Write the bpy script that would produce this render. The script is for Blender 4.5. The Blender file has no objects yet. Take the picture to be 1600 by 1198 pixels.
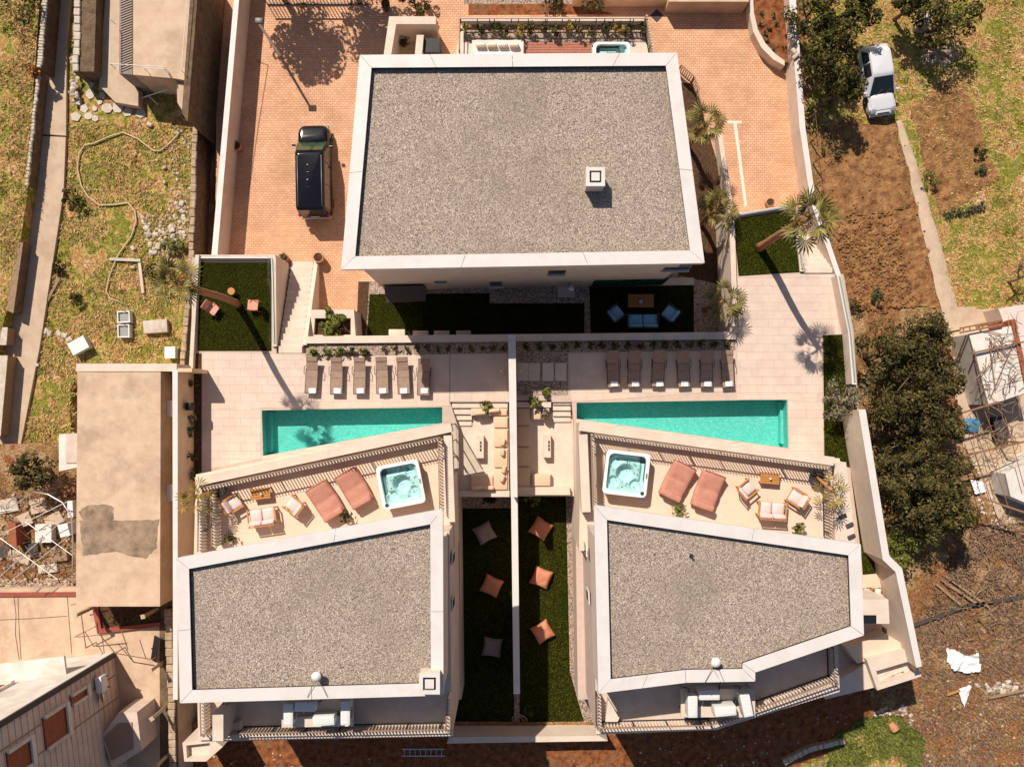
import bpy, bmesh, math, random
from mathutils import Vector, Matrix
from mathutils.geometry import tessellate_polygon
R = random.Random(7)
S = bpy.context.scene
COL = S.collection
# ------------------------------------------------------------------ camera, sky, sun, exposure
F, CZ, NX, NY = 1250.0, 44.64, 805.0, 640.0          # focal length in photo pixels, flying height, point straight below
cd = bpy.data.cameras.new('camera'); cam = bpy.data.objects.new('camera', cd); COL.objects.link(cam)
cam.location = (0, 0, CZ); cam.rotation_euler = (0, 0, 0)
cd.sensor_fit = 'HORIZONTAL'; cd.sensor_width = 36.0; cd.lens = 36.0 * F / 1600.0
cd.shift_x = (800 - NX) / 1600.0; cd.shift_y = (NY - 599) / 1600.0
cd.clip_end = 2000; S.camera = cam
SUN = Vector((0.44, -0.756, -1.0)).normalized()
w = bpy.data.worlds.new('World'); S.world = w; w.use_nodes = True
nt = w.node_tree; bg = nt.nodes['Background']
sky = nt.nodes.new('ShaderNodeTexSky'); sky.sky_type = 'NISHITA'; sky.sun_disc = False
sky.sun_elevation = math.asin(-SUN.z); sky.sun_rotation = math.atan2(-SUN.x, -SUN.y)
sky.air_density = 1.0; sky.dust_density = 1.0
nt.links.new(sky.outputs[0], bg.inputs[0]); bg.inputs[1].default_value = 0.068
sl = bpy.data.lights.new('sun', 'SUN'); sl.energy = 5.0; sl.angle = math.radians(0.5); sl.color = (1.0, 0.91, 0.78)
so = bpy.data.objects.new('sun', sl); COL.objects.link(so); so.location = (-20, 30, 60)
so.rotation_euler = SUN.to_track_quat('-Z', 'Y').to_euler()
S.view_settings.view_transform = 'Standard'; S.view_settings.look = 'None'
S.view_settings.exposure = 0.17; S.view_settings.gamma = 1.0
S.render.engine = 'CYCLES'
S.cycles.max_bounces = 6; S.cycles.transparent_max_bounces = 12; S.cycles.caustics_reflective = False; S.cycles.caustics_refractive = False

# ------------------------------------------------------------------ helpers
def P(px, py, z=0.0):
    s = (CZ - z) / F
    return Vector(((px - NX) * s, (NY - py) * s, z))
def PL(pts, z=0.0):
    return [P(a, b, z).xy for a, b in pts]
def area2(p): return sum(p[i][0]*p[(i+1) % len(p)][1] - p[(i+1) % len(p)][0]*p[i][1] for i in range(len(p)))
def ccw(p): return list(p) if area2(p) > 0 else list(p)[::-1]
def tag(o, label=None, cat=None, group=None, kind=None):
    if label: o['label'] = label
    if cat: o['category'] = cat
    if group: o['group'] = group
    if kind or cat: o['kind'] = kind or 'thing'
    return o
def thing(name, label, cat, loc=(0, 0, 0), rot=0.0, group=None):
    o = bpy.data.objects.new(name, None); COL.objects.link(o)
    o.location = loc; o.rotation_euler = (0, 0, rot); o.empty_display_size = 0.3
    return tag(o, label, cat, group)
def kids(o): return [c for c in bpy.data.objects if c.parent == o]
def tree_of(o):
    return (o, [tree_of(c) for c in kids(o)])
def copy_tree(t, parent=None):
    o, ch = t
    c = o.copy(); COL.objects.link(c); c.parent = parent
    for q in ch: copy_tree(q, c)
    return c
class M:
    """collects shapes; build() links them as one mesh object. off: world position of the thing the shapes belong to."""
    def __init__(s, off=(0, 0, 0)): s.v = []; s.f = []; s.off = Vector(off)
    def add(s, vs, fs):
        n = len(s.v); s.v += [Vector(v) for v in vs]; s.f += [tuple(i + n for i in f) for f in fs]; return s
    def prism(s, pts, z0, z1, holes=(), zf=None):
        pts = ccw([Vector(p[:2]) for p in pts]); hs = [ccw([Vector(p[:2]) for p in h])[::-1] for h in holes]
        loops = [pts] + hs; fl = [p for l in loops for p in l]; n = len(fl)
        g0 = (lambda p: z0) ; g1 = zf if zf else (lambda p: z1)
        vs = [(p.x, p.y, g0(p)) for p in fl] + [(p.x, p.y, g1(p)) for p in fl]; fs = []
        if hs:
            tris = tessellate_polygon([[Vector((p.x, p.y, 0)) for p in l] for l in loops])
            for t in tris:
                a = (fl[t[1]] - fl[t[0]]).cross(fl[t[2]] - fl[t[0]])
                t = tuple(t) if a > 0 else tuple(t)[::-1]
                fs.append(tuple(i + n for i in t)); fs.append(t[::-1])
        else:
            fs += [tuple(range(n, 2*n)), tuple(range(n))[::-1]]
        k = 0
        for l in loops:
            m = len(l)
            for i in range(m):
                j = (i + 1) % m; fs.append((k+i, k+j, k+j+n, k+i+n))
            k += m
        return s.add(vs, fs)
    def sheet(s, pts, z):
        pts = ccw([Vector(p[:2]) for p in pts]); return s.add([(p.x, p.y, z) for p in pts], [tuple(range(len(pts)))])
    def box(s, c, d, rz=0.0, rx=0.0, ry=0.0):
        m = Matrix.Translation(Vector(c)) @ Matrix.Rotation(rz, 4, 'Z') @ Matrix.Rotation(ry, 4, 'Y') @ Matrix.Rotation(rx, 4, 'X')
        vs = [m @ Vector((x*d[0]/2, y*d[1]/2, z*d[2]/2)) for x, y, z in ((-1,-1,-1),(1,-1,-1),(1,1,-1),(-1,1,-1),(-1,-1,1),(1,-1,1),(1,1,1),(-1,1,1))]
        return s.add(vs, [(3,2,1,0),(4,5,6,7),(0,1,5,4),(1,2,6,5),(2,3,7,6),(3,0,4,7)])
    def bar(s, a, b, w, h=None):
        a, b = Vector(a), Vector(b); h = h or w; d = (b - a); L = d.length
        if L < 1e-6: return s
        q = d.to_track_quat('Y', 'Z').to_matrix().to_4x4(); m = Matrix.Translation((a + b)/2) @ q
        vs = [m @ Vector((x*w/2, y*L/2, z*h/2)) for x, y, z in ((-1,-1,-1),(1,-1,-1),(1,1,-1),(-1,1,-1),(-1,-1,1),(1,-1,1),(1,1,1),(-1,1,1))]
        return s.add(vs, [(3,2,1,0),(4,5,6,7),(0,1,5,4),(1,2,6,5),(2,3,7,6),(3,0,4,7)])
    def rbox(s, c, d, r=0.05, seg=2, rz=0.0, rx=0.0, ry=0.0, puff=0.0):
        bm = bmesh.new(); bmesh.ops.create_cube(bm, size=1.0)
        for v in bm.verts: v.co = Vector((v.co.x*d[0], v.co.y*d[1], v.co.z*d[2]))
        if puff: bmesh.ops.subdivide_edges(bm, edges=bm.edges[:], cuts=4, use_grid_fill=True)
        if puff:
            for v in bm.verts:
                x, y, z = 2*v.co.x/d[0], 2*v.co.y/d[1], 2*v.co.z/d[2]
                k = (1 - x*x) * (1 - y*y)
                v.co.z = z*d[2]/2 * (0.55 + 0.45*max(0, k)**0.35) + (puff*k if z > 0 else 0)
                v.co.x *= 1 - 0.05*abs(z) - 0.04*abs(y)**3; v.co.y *= 1 - 0.05*abs(z) - 0.04*abs(x)**3
        else:
            bmesh.ops.bevel(bm, geom=bm.edges[:] + bm.verts[:], offset=min(r, 0.48*min(d)), segments=seg, affect='EDGES', profile=0.5)
        m = Matrix.Translation(Vector(c)) @ Matrix.Rotation(rz, 4, 'Z') @ Matrix.Rotation(ry, 4, 'Y') @ Matrix.Rotation(rx, 4, 'X')
        bm.verts.index_update(); vs = [m @ v.co for v in bm.verts]; fs = [tuple(v.index for v in f.verts) for f in bm.faces]
        bm.free(); return s.add(vs, fs)
    def tube(s, pts, r, n=6, cap=True):
        pts = [Vector(p) for p in pts]; rr = r if isinstance(r, (list, tuple)) else [r]*len(pts); vs = []; fs = []
        up = Vector((0, 0, 1)); px = None
        for i, p in enumerate(pts):
            d = (pts[min(i+1, len(pts)-1)] - pts[max(i-1, 0)]).normalized()
            if px is None: x = d.cross(up) if abs(d.z) < 0.95 else d.cross(Vector((0, 1, 0)))
            else: x = px - d*px.dot(d)
            x.normalize(); px = x; y = d.cross(x)
            for k in range(n):
                a = 2*math.pi*k/n; vs.append(p + (x*math.cos(a) + y*math.sin(a))*rr[i])
        for i in range(len(pts)-1):
            for k in range(n):
                a, b = i*n+k, i*n+(k+1) % n; fs.append((a, b, b+n, a+n))
        if cap: fs += [tuple(range(n))[::-1], tuple(range(len(vs)-n, len(vs)))]
        return s.add(vs, fs)
    def lathe(s, prof, c=(0, 0, 0), n=16, m=None):
        vs = []; fs = []; c = Vector(c)
        for r, z in prof:
            for k in range(n):
                a = 2*math.pi*k/n; v = Vector((r*math.cos(a), r*math.sin(a), z)); vs.append((m @ v if m else v) + c)
        for i in range(len(prof)-1):
            for k in range(n):
                a, b = i*n+k, i*n+(k+1) % n; fs.append((a, b, b+n, a+n))
        fs += [tuple(range(n))[::-1], tuple(range(len(vs)-n, len(vs)))]
        return s.add(vs, fs)
    def loft(s, rings, caps=True):
        n = len(rings[0]); vs = [v for r in rings for v in r]; fs = []
        for i in range(len(rings)-1):
            for k in range(n):
                a, b = i*n+k, i*n+(k+1) % n; fs.append((a, b, b+n, a+n))
        if caps: fs += [tuple(range(n))[::-1], tuple(range(len(vs)-n, len(vs)))]
        return s.add(vs, fs)
    def leaf(s, c, size, asp=0.45, tilt=1.0, d=None):
        """one bent leaf of two triangles"""
        c = Vector(c); d = d or Vector((R.gauss(0, 1), R.gauss(0, 1), R.gauss(0.3, tilt))).normalized()
        x = d.cross(Vector((R.gauss(0, 1), R.gauss(0, 1), R.gauss(0, 1)))).normalized()
        a = c - d*size*0.5; b = c + d*size*0.5
        return s.add([a, c + x*size*asp*0.5, b, c - x*size*asp*0.5], [(0, 1, 2, 3)])
    def build(s, name, mat, parent=None, smooth=False, center=False):
        off = s.off
        if center:
            xs = [v.x for v in s.v]; ys = [v.y for v in s.v]; zs = [v.z for v in s.v]
            off = Vector(((min(xs)+max(xs))/2, (min(ys)+max(ys))/2, min(zs)))
        me = bpy.data.meshes.new(name); me.from_pydata([v - off for v in s.v], [], s.f)
        if smooth: me.polygons.foreach_set('use_smooth', [True]*len(me.polygons))
        if smooth == 'auto':
            try: me.set_sharp_from_angle(angle=math.radians(40))
            except Exception: pass
        me.materials.append(MT[mat]); me.update()
        o = bpy.data.objects.new(name, me); COL.objects.link(o)
        if parent is not None: o.parent = parent
        elif center: o.location = off
        return o
def solo(m, name, mat, label, cat, group=None, smooth=False):
    return tag(m.build(name, mat, None, smooth, center=True), label, cat, group)
def setting(m, name, mat, kind='structure', smooth=False, label=None, cat=None):
    return tag(m.build(name, mat, None, smooth), label, cat, None, kind)
def inset(pts, ds):
    """move each edge i (pts[i]->pts[i+1]) of a ccw polygon inwards by ds[i]"""
    n = len(pts); pts = [Vector(p[:2]) for p in pts]; ds = ds if isinstance(ds, (list, tuple)) else [ds]*n; L = []
    for i in range(n):
        a, b = pts[i], pts[(i+1) % n]; d = (b-a).normalized(); nn = Vector((-d.y, d.x)); L.append((a + nn*ds[i], d))
    out = []
    for i in range(n):
        (p, d), (q, e) = L[i-1], L[i]; cr = d.x*e.y - d.y*e.x
        t = ((q-p).x*e.y - (q-p).y*e.x)/cr if abs(cr) > 1e-6 else 0
        out.append(p + d*t if abs(cr) > 1e-6 else q)
    return out
def clip(poly, conv):
    conv = ccw(conv); out = [Vector(p[:2]) for p in poly]
    for i in range(len(conv)):
        a, b = Vector(conv[i]), Vector(conv[(i+1) % len(conv)]); d = b - a; inp = out; out = []
        if not inp: return []
        sd = [d.x*(p.y-a.y) - d.y*(p.x-a.x) for p in inp]
        for k in range(len(inp)):
            p, q, u, v = inp[k-1], inp[k], sd[k-1], sd[k]
            if (u >= 0) != (v >= 0): out.append(p + (q-p)*(u/(u-v)))
            if v >= 0: out.append(q)
    return out
def inside(p, poly):
    c = False; n = len(poly)
    for i in range(n):
        a, b = poly[i], poly[i-1]
        if (a[1] > p[1]) != (b[1] > p[1]) and p[0] < (b[0]-a[0])*(p[1]-a[1])/(b[1]-a[1]) + a[0]: c = not c
    return c
def rand_in(poly):
    xs = [p[0] for p in poly]; ys = [p[1] for p in poly]
    while True:
        p = (R.uniform(min(xs), max(xs)), R.uniform(min(ys), max(ys)))
        if inside(p, poly): return p

# ------------------------------------------------------------------ materials
MT = {}
def mat(name, col, rough=0.8, col2=None, scale=4.0, detail=4.0, bump=0.0, bscale=None, spec=0.3, metal=0.0, island=0.0, vor=0.0, ramp=(0.35, 0.65), stain=None, sscale=0.5):
    m = bpy.data.materials.new(name); m.use_nodes = True; t = m.node_tree; N = t.nodes; L = t.links
    b = N['Principled BSDF']; b.inputs['Roughness'].default_value = rough; b.inputs['Metallic'].default_value = metal
    b.inputs['Specular IOR Level'].default_value = spec
    pos = N.new('ShaderNodeNewGeometry'); out = None
    c1 = (*col, 1)
    if col2 is not None:
        nz = N.new('ShaderNodeTexVoronoi' if vor else 'ShaderNodeTexNoise'); L.new(pos.outputs['Position'], nz.inputs['Vector'])
        nz.inputs['Scale'].default_value = scale
        fac = None
        if vor:
            sep = N.new('ShaderNodeSeparateColor'); L.new(nz.outputs['Color'], sep.inputs[0]); fac = sep.outputs[0]
        else:
            nz.inputs['Detail'].default_value = detail; nz.inputs['Roughness'].default_value = 0.65; fac = nz.outputs['Fac']
        rp = N.new('ShaderNodeValToRGB'); L.new(fac, rp.inputs[0])
        cols = [c1, (*col2, 1)] if not isinstance(col2[0], (tuple, list)) else [c1] + [(*c, 1) for c in col2]
        e = rp.color_ramp.elements; e[0].position, e[1].position = ramp; e[0].color = cols[0]; e[1].color = cols[-1]
        for i, c in enumerate(cols[1:-1]):
            x = e.new(ramp[0] + (ramp[1]-ramp[0])*(i+1)/(len(cols)-1)); x.color = c
        out = rp.outputs[0]
    if stain is not None:
        n2 = N.new('ShaderNodeTexNoise'); L.new(pos.outputs['Position'], n2.inputs['Vector']); n2.inputs['Scale'].default_value = sscale
        n2.inputs['Detail'].default_value = 6; n2.inputs['Roughness'].default_value = 0.7
        r2 = N.new('ShaderNodeValToRGB'); L.new(n2.outputs['Fac'], r2.inputs[0]); r2.color_ramp.elements[0].position = 0.48; r2.color_ramp.elements[1].position = 0.68
        r2.color_ramp.elements[1].color = (stain[3],)*3 + (1,) ; r2.color_ramp.elements[0].color = (0, 0, 0, 1)
        mx = N.new('ShaderNodeMixRGB'); L.new(r2.outputs[0], mx.inputs[0])
        if out: L.new(out, mx.inputs[1])
        else: mx.inputs[1].default_value = c1
        mx.inputs[2].default_value = (*stain[:3], 1); out = mx.outputs[0]
    if island:
        hs = N.new('ShaderNodeHueSaturation'); mr = N.new('ShaderNodeMapRange'); L.new(pos.outputs['Random Per Island'], mr.inputs[0])
        mr.inputs[3].default_value = 1 - island; mr.inputs[4].default_value = 1 + island; L.new(mr.outputs[0], hs.inputs['Value'])
        mh = N.new('ShaderNodeMapRange'); L.new(pos.outputs['Random Per Island'], mh.inputs[0]); mh.inputs[3].default_value = 0.485; mh.inputs[4].default_value = 0.51
        L.new(mh.outputs[0], hs.inputs['Hue'])
        if out: L.new(out, hs.inputs['Color'])
        else: hs.inputs['Color'].default_value = c1
        out = hs.outputs[0]
    if out: L.new(out, b.inputs['Base Color'])
    else: b.inputs['Base Color'].default_value = c1
    if bump:
        nb = N.new('ShaderNodeTexVoronoi' if vor else 'ShaderNodeTexNoise'); L.new(pos.outputs['Position'], nb.inputs['Vector']); nb.inputs['Scale'].default_value = bscale or scale*3
        bp = N.new('ShaderNodeBump'); bp.inputs['Strength'].default_value = 1.0; bp.inputs['Distance'].default_value = bump
        if vor: bp.invert = True
        L.new(nb.outputs['Distance' if vor else 'Fac'], bp.inputs['Height']); L.new(bp.outputs[0], b.inputs['Normal'])
    MT[name] = m; return m
mat('stucco', (.69, .57, .475), .85, (.62, .50, .41), 1.2, bump=.002, bscale=60, stain=(.50, .40, .33, .35), sscale=.8)
mat('stucco_tan', (.62, .44, .28), .85, (.70, .50, .33), 1.5, bump=.002, bscale=60)
mat('coping', (.68, .625, .60), .5, (.64, .585, .555), .8, spec=.3, stain=(.52, .47, .43, .4), sscale=.9)
mat('roof_gravel', (.085, .068, .058), .95, [(.26, .20, .16), (.35, .275, .22), (.40, .315, .255), (.66, .55, .46)], 28, vor=1, ramp=(.0, 1.0), bump=.016, bscale=28, stain=(.22, .17, .135, .5), sscale=.22)
mat('gravel', (.12, .075, .058), .95, [(.36, .27, .205), (.50, .39, .31)], 18, vor=1, ramp=(.05, .95), bump=.03, bscale=18)
mat('upstand', (.02, .02, .025), .6)
mat('deck_base', (.56, .43, .36), .85, (.50, .38, .31), 3)
mat('deck_tile', (.66, .515, .435), .7, (.59, .455, .375), 1.3, island=.05, bump=.0015, bscale=30, stain=(.52, .39, .32, .35), sscale=.7)
mat('terrace_floor', (.66, .50, .38), .75, (.72, .55, .43), 1.0)
mat('step_stone', (.68, .56, .47), .75, (.60, .49, .40), 1.5)
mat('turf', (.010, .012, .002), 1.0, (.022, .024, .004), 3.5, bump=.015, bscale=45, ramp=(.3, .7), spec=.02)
mat('turf_blade', (.085, .10, .010), .9, (.145, .15, .020), 2.0, island=.45, spec=.05)
mat('soil_red', (.10, .032, .014), 1.0, [(.22, .075, .03), (.32, .125, .05)], 3, detail=10, bump=.04, bscale=14, spec=.05, stain=(.20, .12, .07, .6), sscale=1.2)
mat('soil', (.10, .042, .018), 1.0, [(.22, .105, .045), (.32, .165, .07), (.42, .24, .11)], 2.6, detail=10, bump=.07, bscale=10, ramp=(.3, .72), spec=.05)
mat('soil_dark', (.055, .03, .018), 1.0, (.11, .06, .035), 6, bump=.03, bscale=14, spec=.05)
def ground_mat(name, cols, s1, s2, lo, hi, bump=.08):
    """patches of several plants and bare earth, broken up by a fine light-and-dark grain"""
    m = bpy.data.materials.new(name); m.use_nodes = True; t = m.node_tree; N = t.nodes; L = t.links; b = N['Principled BSDF']; b.inputs['Roughness'].default_value = 1.0; b.inputs['Specular IOR Level'].default_value = .05
    g = N.new('ShaderNodeNewGeometry')
    def nz(sc, det, ro): n = N.new('ShaderNodeTexNoise'); L.new(g.outputs['Position'], n.inputs['Vector']); n.inputs['Scale'].default_value = sc; n.inputs['Detail'].default_value = det; n.inputs['Roughness'].default_value = ro; return n
    a = nz(s1, 9, .62); r = N.new('ShaderNodeValToRGB'); L.new(a.outputs['Fac'], r.inputs[0]); e = r.color_ramp.elements; e[0].position = .30; e[1].position = .70; e[0].color = (*cols[0], 1); e[1].color = (*cols[-1], 1)
    for i, c in enumerate(cols[1:-1]): x = e.new(.30 + .40*(i+1)/(len(cols)-1)); x.color = (*c, 1)
    f = nz(s2, 6, .75); mr = N.new('ShaderNodeMapRange'); L.new(f.outputs['Fac'], mr.inputs[0]); mr.inputs[1].default_value = .33; mr.inputs[2].default_value = .67; mr.inputs[3].default_value = lo; mr.inputs[4].default_value = hi
    h = N.new('ShaderNodeHueSaturation'); L.new(r.outputs[0], h.inputs['Color']); L.new(mr.outputs[0], h.inputs['Value']); L.new(h.outputs[0], b.inputs['Base Color'])
    bp = N.new('ShaderNodeBump'); bp.inputs['Distance'].default_value = bump; L.new(f.outputs['Fac'], bp.inputs['Height']); L.new(bp.outputs[0], b.inputs['Normal']); MT[name] = m
ground_mat('dry_grass', [(.26, .125, .06), (.40, .25, .10), (.24, .20, .045), (.145, .15, .022), (.40, .27, .10), (.30, .15, .055), (.52, .35, .18), (.24, .14, .06)], .75, 11, .3, 2.2)
ground_mat('scrub', [(.17, .055, .022), (.31, .15, .07), (.22, .10, .045), (.27, .165, .07), (.42, .25, .14), (.24, .09, .038)], .6, 9, .25, 1.95, .1)
mat('grass_blade', (.18, .155, .028), .9, [(.46, .31, .10), (.62, .43, .20), (.28, .215, .05)], 1.1, island=.5, spec=.1)
mat('old_concrete', (.62, .45, .32), .9, (.52, .36, .25), 1.3, detail=10, bump=.004, bscale=20, stain=(.30, .20, .135, .6), sscale=.45)
mat('concrete_path', (.56, .42, .30), .9, (.48, .35, .25), 2, detail=8, bump=.006, bscale=15, stain=(.30, .2, .13, .5), sscale=.6)
mat('stone', (.30, .20, .13), .95, (.46, .35, .25), 3, island=.3, bump=.03, bscale=8)
mat('stone_dark', (.10, .062, .036), .95, (.19, .125, .075), 2.5, detail=8, bump=.04, bscale=6)
mat('stone_white', (.58, .50, .42), .9, (.44, .36, .29), 4, island=.3, bump=.02, bscale=12)
mat('white_plaster', (.70, .65, .60), .8, (.60, .54, .48), 1.5, stain=(.46, .38, .31, .5), sscale=.7)
mat('white_plastic', (.70, .68, .66), .4, spec=.5)
mat('white_cloth', (.76, .74, .74), .9, bump=.004, bscale=30)
mat('cream_tile', (.66, .53, .45), .8, (.57, .45, .375), 1.5, stain=(.44, .33, .26, .45), sscale=.8)
mat('terracotta', (.34, .105, .05), .85, (.26, .08, .04), 3)
mat('red_paint', (.34, .085, .055), .8, (.24, .06, .04), 5, detail=8)
mat('wood', (.34, .13, .045), .6, (.46, .19, .06), 9, detail=6)
mat('teak', (.50, .24, .075), .6, (.40, .18, .05), 12, detail=6)
mat('deckwood', (.40, .16, .10), .6, (.30, .11, .07), 8)
mat('old_wood', (.34, .22, .13), .9, (.22, .14, .085), 10, island=.25)
mat('bark', (.42, .20, .10), .95, (.28, .13, .065), 8, bump=.02, bscale=14)
mat('bark_grey', (.16, .11, .075), .95, (.22, .16, .11), 8)
mat('leaf_olive', (.035, .030, .009), .75, [(.105, .085, .028), (.055, .045, .015)], 1.6, island=.7, spec=.12)
mat('leaf_dark', (.04, .038, .009), .75, (.10, .085, .022), 1.5, island=.6, spec=.15)
mat('leaf_green', (.10, .12, .018), .7, (.19, .19, .04), 2, island=.45, spec=.25)
mat('leaf_grey', (.15, .125, .075), .8, (.22, .18, .11), 2, island=.4, spec=.2)
mat('leaf_yellow', (.22, .155, .025), .7, (.32, .23, .045), 2, island=.4, spec=.25)
mat('leaf_blue', (.05, .07, .026), .7, (.10, .12, .05), 3, island=.4)
mat('palm_leaf', (.11, .095, .02), .6, (.24, .19, .045), 2, island=.5, spec=.3)
mat('rust_leaf', (.42, .16, .03), .8, (.30, .10, .02), 3, island=.4)
mat('twig', (.30, .19, .12), .95, (.20, .12, .075), 4, island=.35)
mat('orange_fabric', (.62, .25, .155), .9, (.54, .21, .125), 2, bump=.003, bscale=40, spec=.1)
mat('daybed_fabric', (.53, .25, .185), .9, (.45, .205, .15), 2.5, bump=.004, bscale=25, spec=.1)
mat('cushion_orange', (.64, .45, .31), .9, (.68, .48, .33), 2, spec=.1)
mat('grey_fabric', (.30, .24, .215), .95, (.25, .20, .18), 3, spec=.1)
mat('pink_fabric', (.66, .50, .48), .95, (.72, .55, .52), 3, bump=.002, bscale=60, spec=.1)
mat('blue_fabric', (.22, .42, .62), .95, (.27, .48, .68), 3, spec=.1)
mat('beige_fabric', (.70, .60, .50), .95)
mat('sling', (.29, .195, .15), .9, (.35, .24, .185), 5, spec=.1)
mat('dark_metal', (.035, .028, .026), .45, spec=.5)
mat('rust_metal', (.22, .10, .055), .8, (.30, .15, .08), 8)
mat('grey_metal', (.30, .29, .28), .45, metal=.4)
mat('steel', (.62, .60, .57), .35, metal=.7)
mat('rail_brown', (.30, .19, .135), .5, spec=.4)
mat('rail_light', (.66, .55, .45), .5, spec=.4)
mat('black', (.012, .011, .012), .5)
mat('rubber', (.02, .02, .02), .9)
mat('van_paint', (.006, .005, .008), .07, spec=.45)
mat('car_paint', (.62, .62, .65), .22, spec=.5)
mat('car_glass', (.012, .02, .022), .05, spec=.8)
mat('reflection_glass', (.035, .06, .025), .05, spec=.8)  # dark green base colour paints a reflection into the windscreen
mat('window_glass', (.03, .03, .035), .08, spec=.8)
mat('green_glass', (.02, .10, .075), .08, spec=.8)
mat('lamp_amber', (.9, .62, .2), .4)
mat('tail_red', (.35, .01, .01), .25)
mat('pot_clay', (.50, .24, .13), .8, (.42, .2, .11), 5)
mat('pot_dark', (.05, .045, .045), .5)
mat('pot_white', (.75, .70, .68), .5)
mat('acrylic', (.82, .84, .84), .25, (.74, .77, .78), 3, spec=.5)
mat('tub_seat', (.72, .82, .80), .3, (.62, .77, .76), 3, spec=.4)
mat('tub_deep', (.10, .42, .44), .35)
mat('tub_skirt', (.46, .36, .30), .7)
mat('pool_tile', (.15, .56, .50), .5, [(.19, .61, .545), (.27, .69, .62)], 11, vor=1, ramp=(0, 1))
mat('hose', (.55, .42, .25), .6)
mat('white_line', (.82, .70, .60), .8, (.72, .58, .48), 8)
mat('drain', (.25, .12, .07), .7)
mat('tarp_blue', (.05, .22, .36), .5)
mat('brick_red', (.48, .13, .05), .9, (.38, .10, .04), 6, island=.2)
mat('roof_sheet', (.62, .50, .44), .7, (.70, .58, .52), 1.2, detail=6)
mat('old_stain', (.36, .25, .17), .95, (.17, .115, .08), 1.6, detail=9, bump=.004, bscale=20)
mat('slate', (.07, .055, .05), .7)
def brick_mat():
    m = bpy.data.materials.new('brick_paver'); m.use_nodes = True; t = m.node_tree; N = t.nodes; L = t.links; b = N['Principled BSDF']
    g = N.new('ShaderNodeNewGeometry'); br = N.new('ShaderNodeTexBrick'); L.new(g.outputs['Position'], br.inputs['Vector'])
    br.inputs['Color1'].default_value = (.60, .32, .185, 1); br.inputs['Color2'].default_value = (.70, .40, .24, 1); br.inputs['Mortar'].default_value = (.42, .21, .12, 1)
    br.inputs['Scale'].default_value = 1.0; br.inputs['Mortar Size'].default_value = .012; br.inputs['Brick Width'].default_value = .24; br.inputs['Row Height'].default_value = .14; br.inputs['Bias'].default_value = 0.0
    nz = N.new('ShaderNodeTexNoise'); L.new(g.outputs['Position'], nz.inputs['Vector']); nz.inputs['Scale'].default_value = .7; nz.inputs['Detail'].default_value = 6
    hs = N.new('ShaderNodeHueSaturation'); mr = N.new('ShaderNodeMapRange'); L.new(nz.outputs['Fac'], mr.inputs[0]); mr.inputs[1].default_value = .3; mr.inputs[2].default_value = .7; mr.inputs[3].default_value = .86; mr.inputs[4].default_value = 1.14
    L.new(mr.outputs[0], hs.inputs['Value']); L.new(br.outputs['Color'], hs.inputs['Color']); L.new(hs.outputs[0], b.inputs['Base Color']); b.inputs['Roughness'].default_value = .9
    bp = N.new('ShaderNodeBump'); bp.inputs['Distance'].default_value = .006; bp.invert = True; L.new(br.outputs['Fac'], bp.inputs['Height']); L.new(bp.outputs[0], b.inputs['Normal'])
    MT['brick_paver'] = m
brick_mat()
def clear_mat(name, tint, gloss=.12, rough=.02, wave=0.0, wscale=3.0, ior=1.33):
    """thin clear sheet: tinted see-through with a fresnel reflection"""
    m = bpy.data.materials.new(name); m.use_nodes = True; t = m.node_tree; N = t.nodes; L = t.links; N.remove(N['Principled BSDF'])
    tr = N.new('ShaderNodeBsdfTransparent'); tr.inputs[0].default_value = (*tint, 1); gl = N.new('ShaderNodeBsdfGlossy'); gl.inputs['Roughness'].default_value = rough
    fr = N.new('ShaderNodeFresnel'); fr.inputs[0].default_value = ior; ad = N.new('ShaderNodeMath'); ad.operation = 'MULTIPLY_ADD'; L.new(fr.outputs[0], ad.inputs[0]); ad.inputs[1].default_value = 1.0; ad.inputs[2].default_value = gloss*0.2
    mx = N.new('ShaderNodeMixShader'); L.new(ad.outputs[0], mx.inputs[0]); L.new(tr.outputs[0], mx.inputs[1]); L.new(gl.outputs[0], mx.inputs[2]); L.new(mx.outputs[0], N['Material Output'].inputs[0])
    if wave:
        g = N.new('ShaderNodeNewGeometry'); nz = N.new('ShaderNodeTexNoise'); L.new(g.outputs['Position'], nz.inputs['Vector']); nz.inputs['Scale'].default_value = wscale
        bp = N.new('ShaderNodeBump'); bp.inputs['Distance'].default_value = wave; L.new(nz.outputs['Fac'], bp.inputs['Height']); L.new(bp.outputs[0], gl.inputs['Normal']); L.new(bp.outputs[0], fr.inputs['Normal'])
    MT[name] = m
clear_mat('pool_water', (.74, .95, .93), wave=.02, wscale=5)
clear_mat('tub_water', (.80, .965, .97), wave=.015, wscale=8)
clear_mat('glass_panel', (.96, .975, .965), gloss=.15, ior=1.001)
# ------------------------------------------------------------------ the setting: ground, terrain, driveway, deck, lawns
from mathutils import noise as NZ
ZD, ZL, ZW = -2.7, -0.6, -2.7            # driveway, sunken lounge and lower lawn levels (pool deck is 0)
def Y2(py, z): return P(0, py, z).y
def terrain(x, y):
    t = min(1, max(0, (14 - y)/22.0)); z = -2.6 + .2*t
    return z + .10*NZ.noise(Vector((x*.35, y*.35, 1))) + .05*NZ.noise(Vector((x*1.3, y*1.3, 4)))
def G(px, py):
    z = -1.5
    for _ in range(4): p = P(px, py, z); z = terrain(p.x, p.y)
    return P(px, py, z)
SITE = PL([(300, -300), (1236, -300), (1262, 200), (1276, 310), (1320, 430), (1334, 520), (1342, 640), (1390, 860), (1412, 905), (1436, 1040), (1390, 1080), (1300, 1085),
           (1150, 1140), (940, 1150), (290, 1150), (60, 1150), (60, -300)], -1.0)
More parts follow.
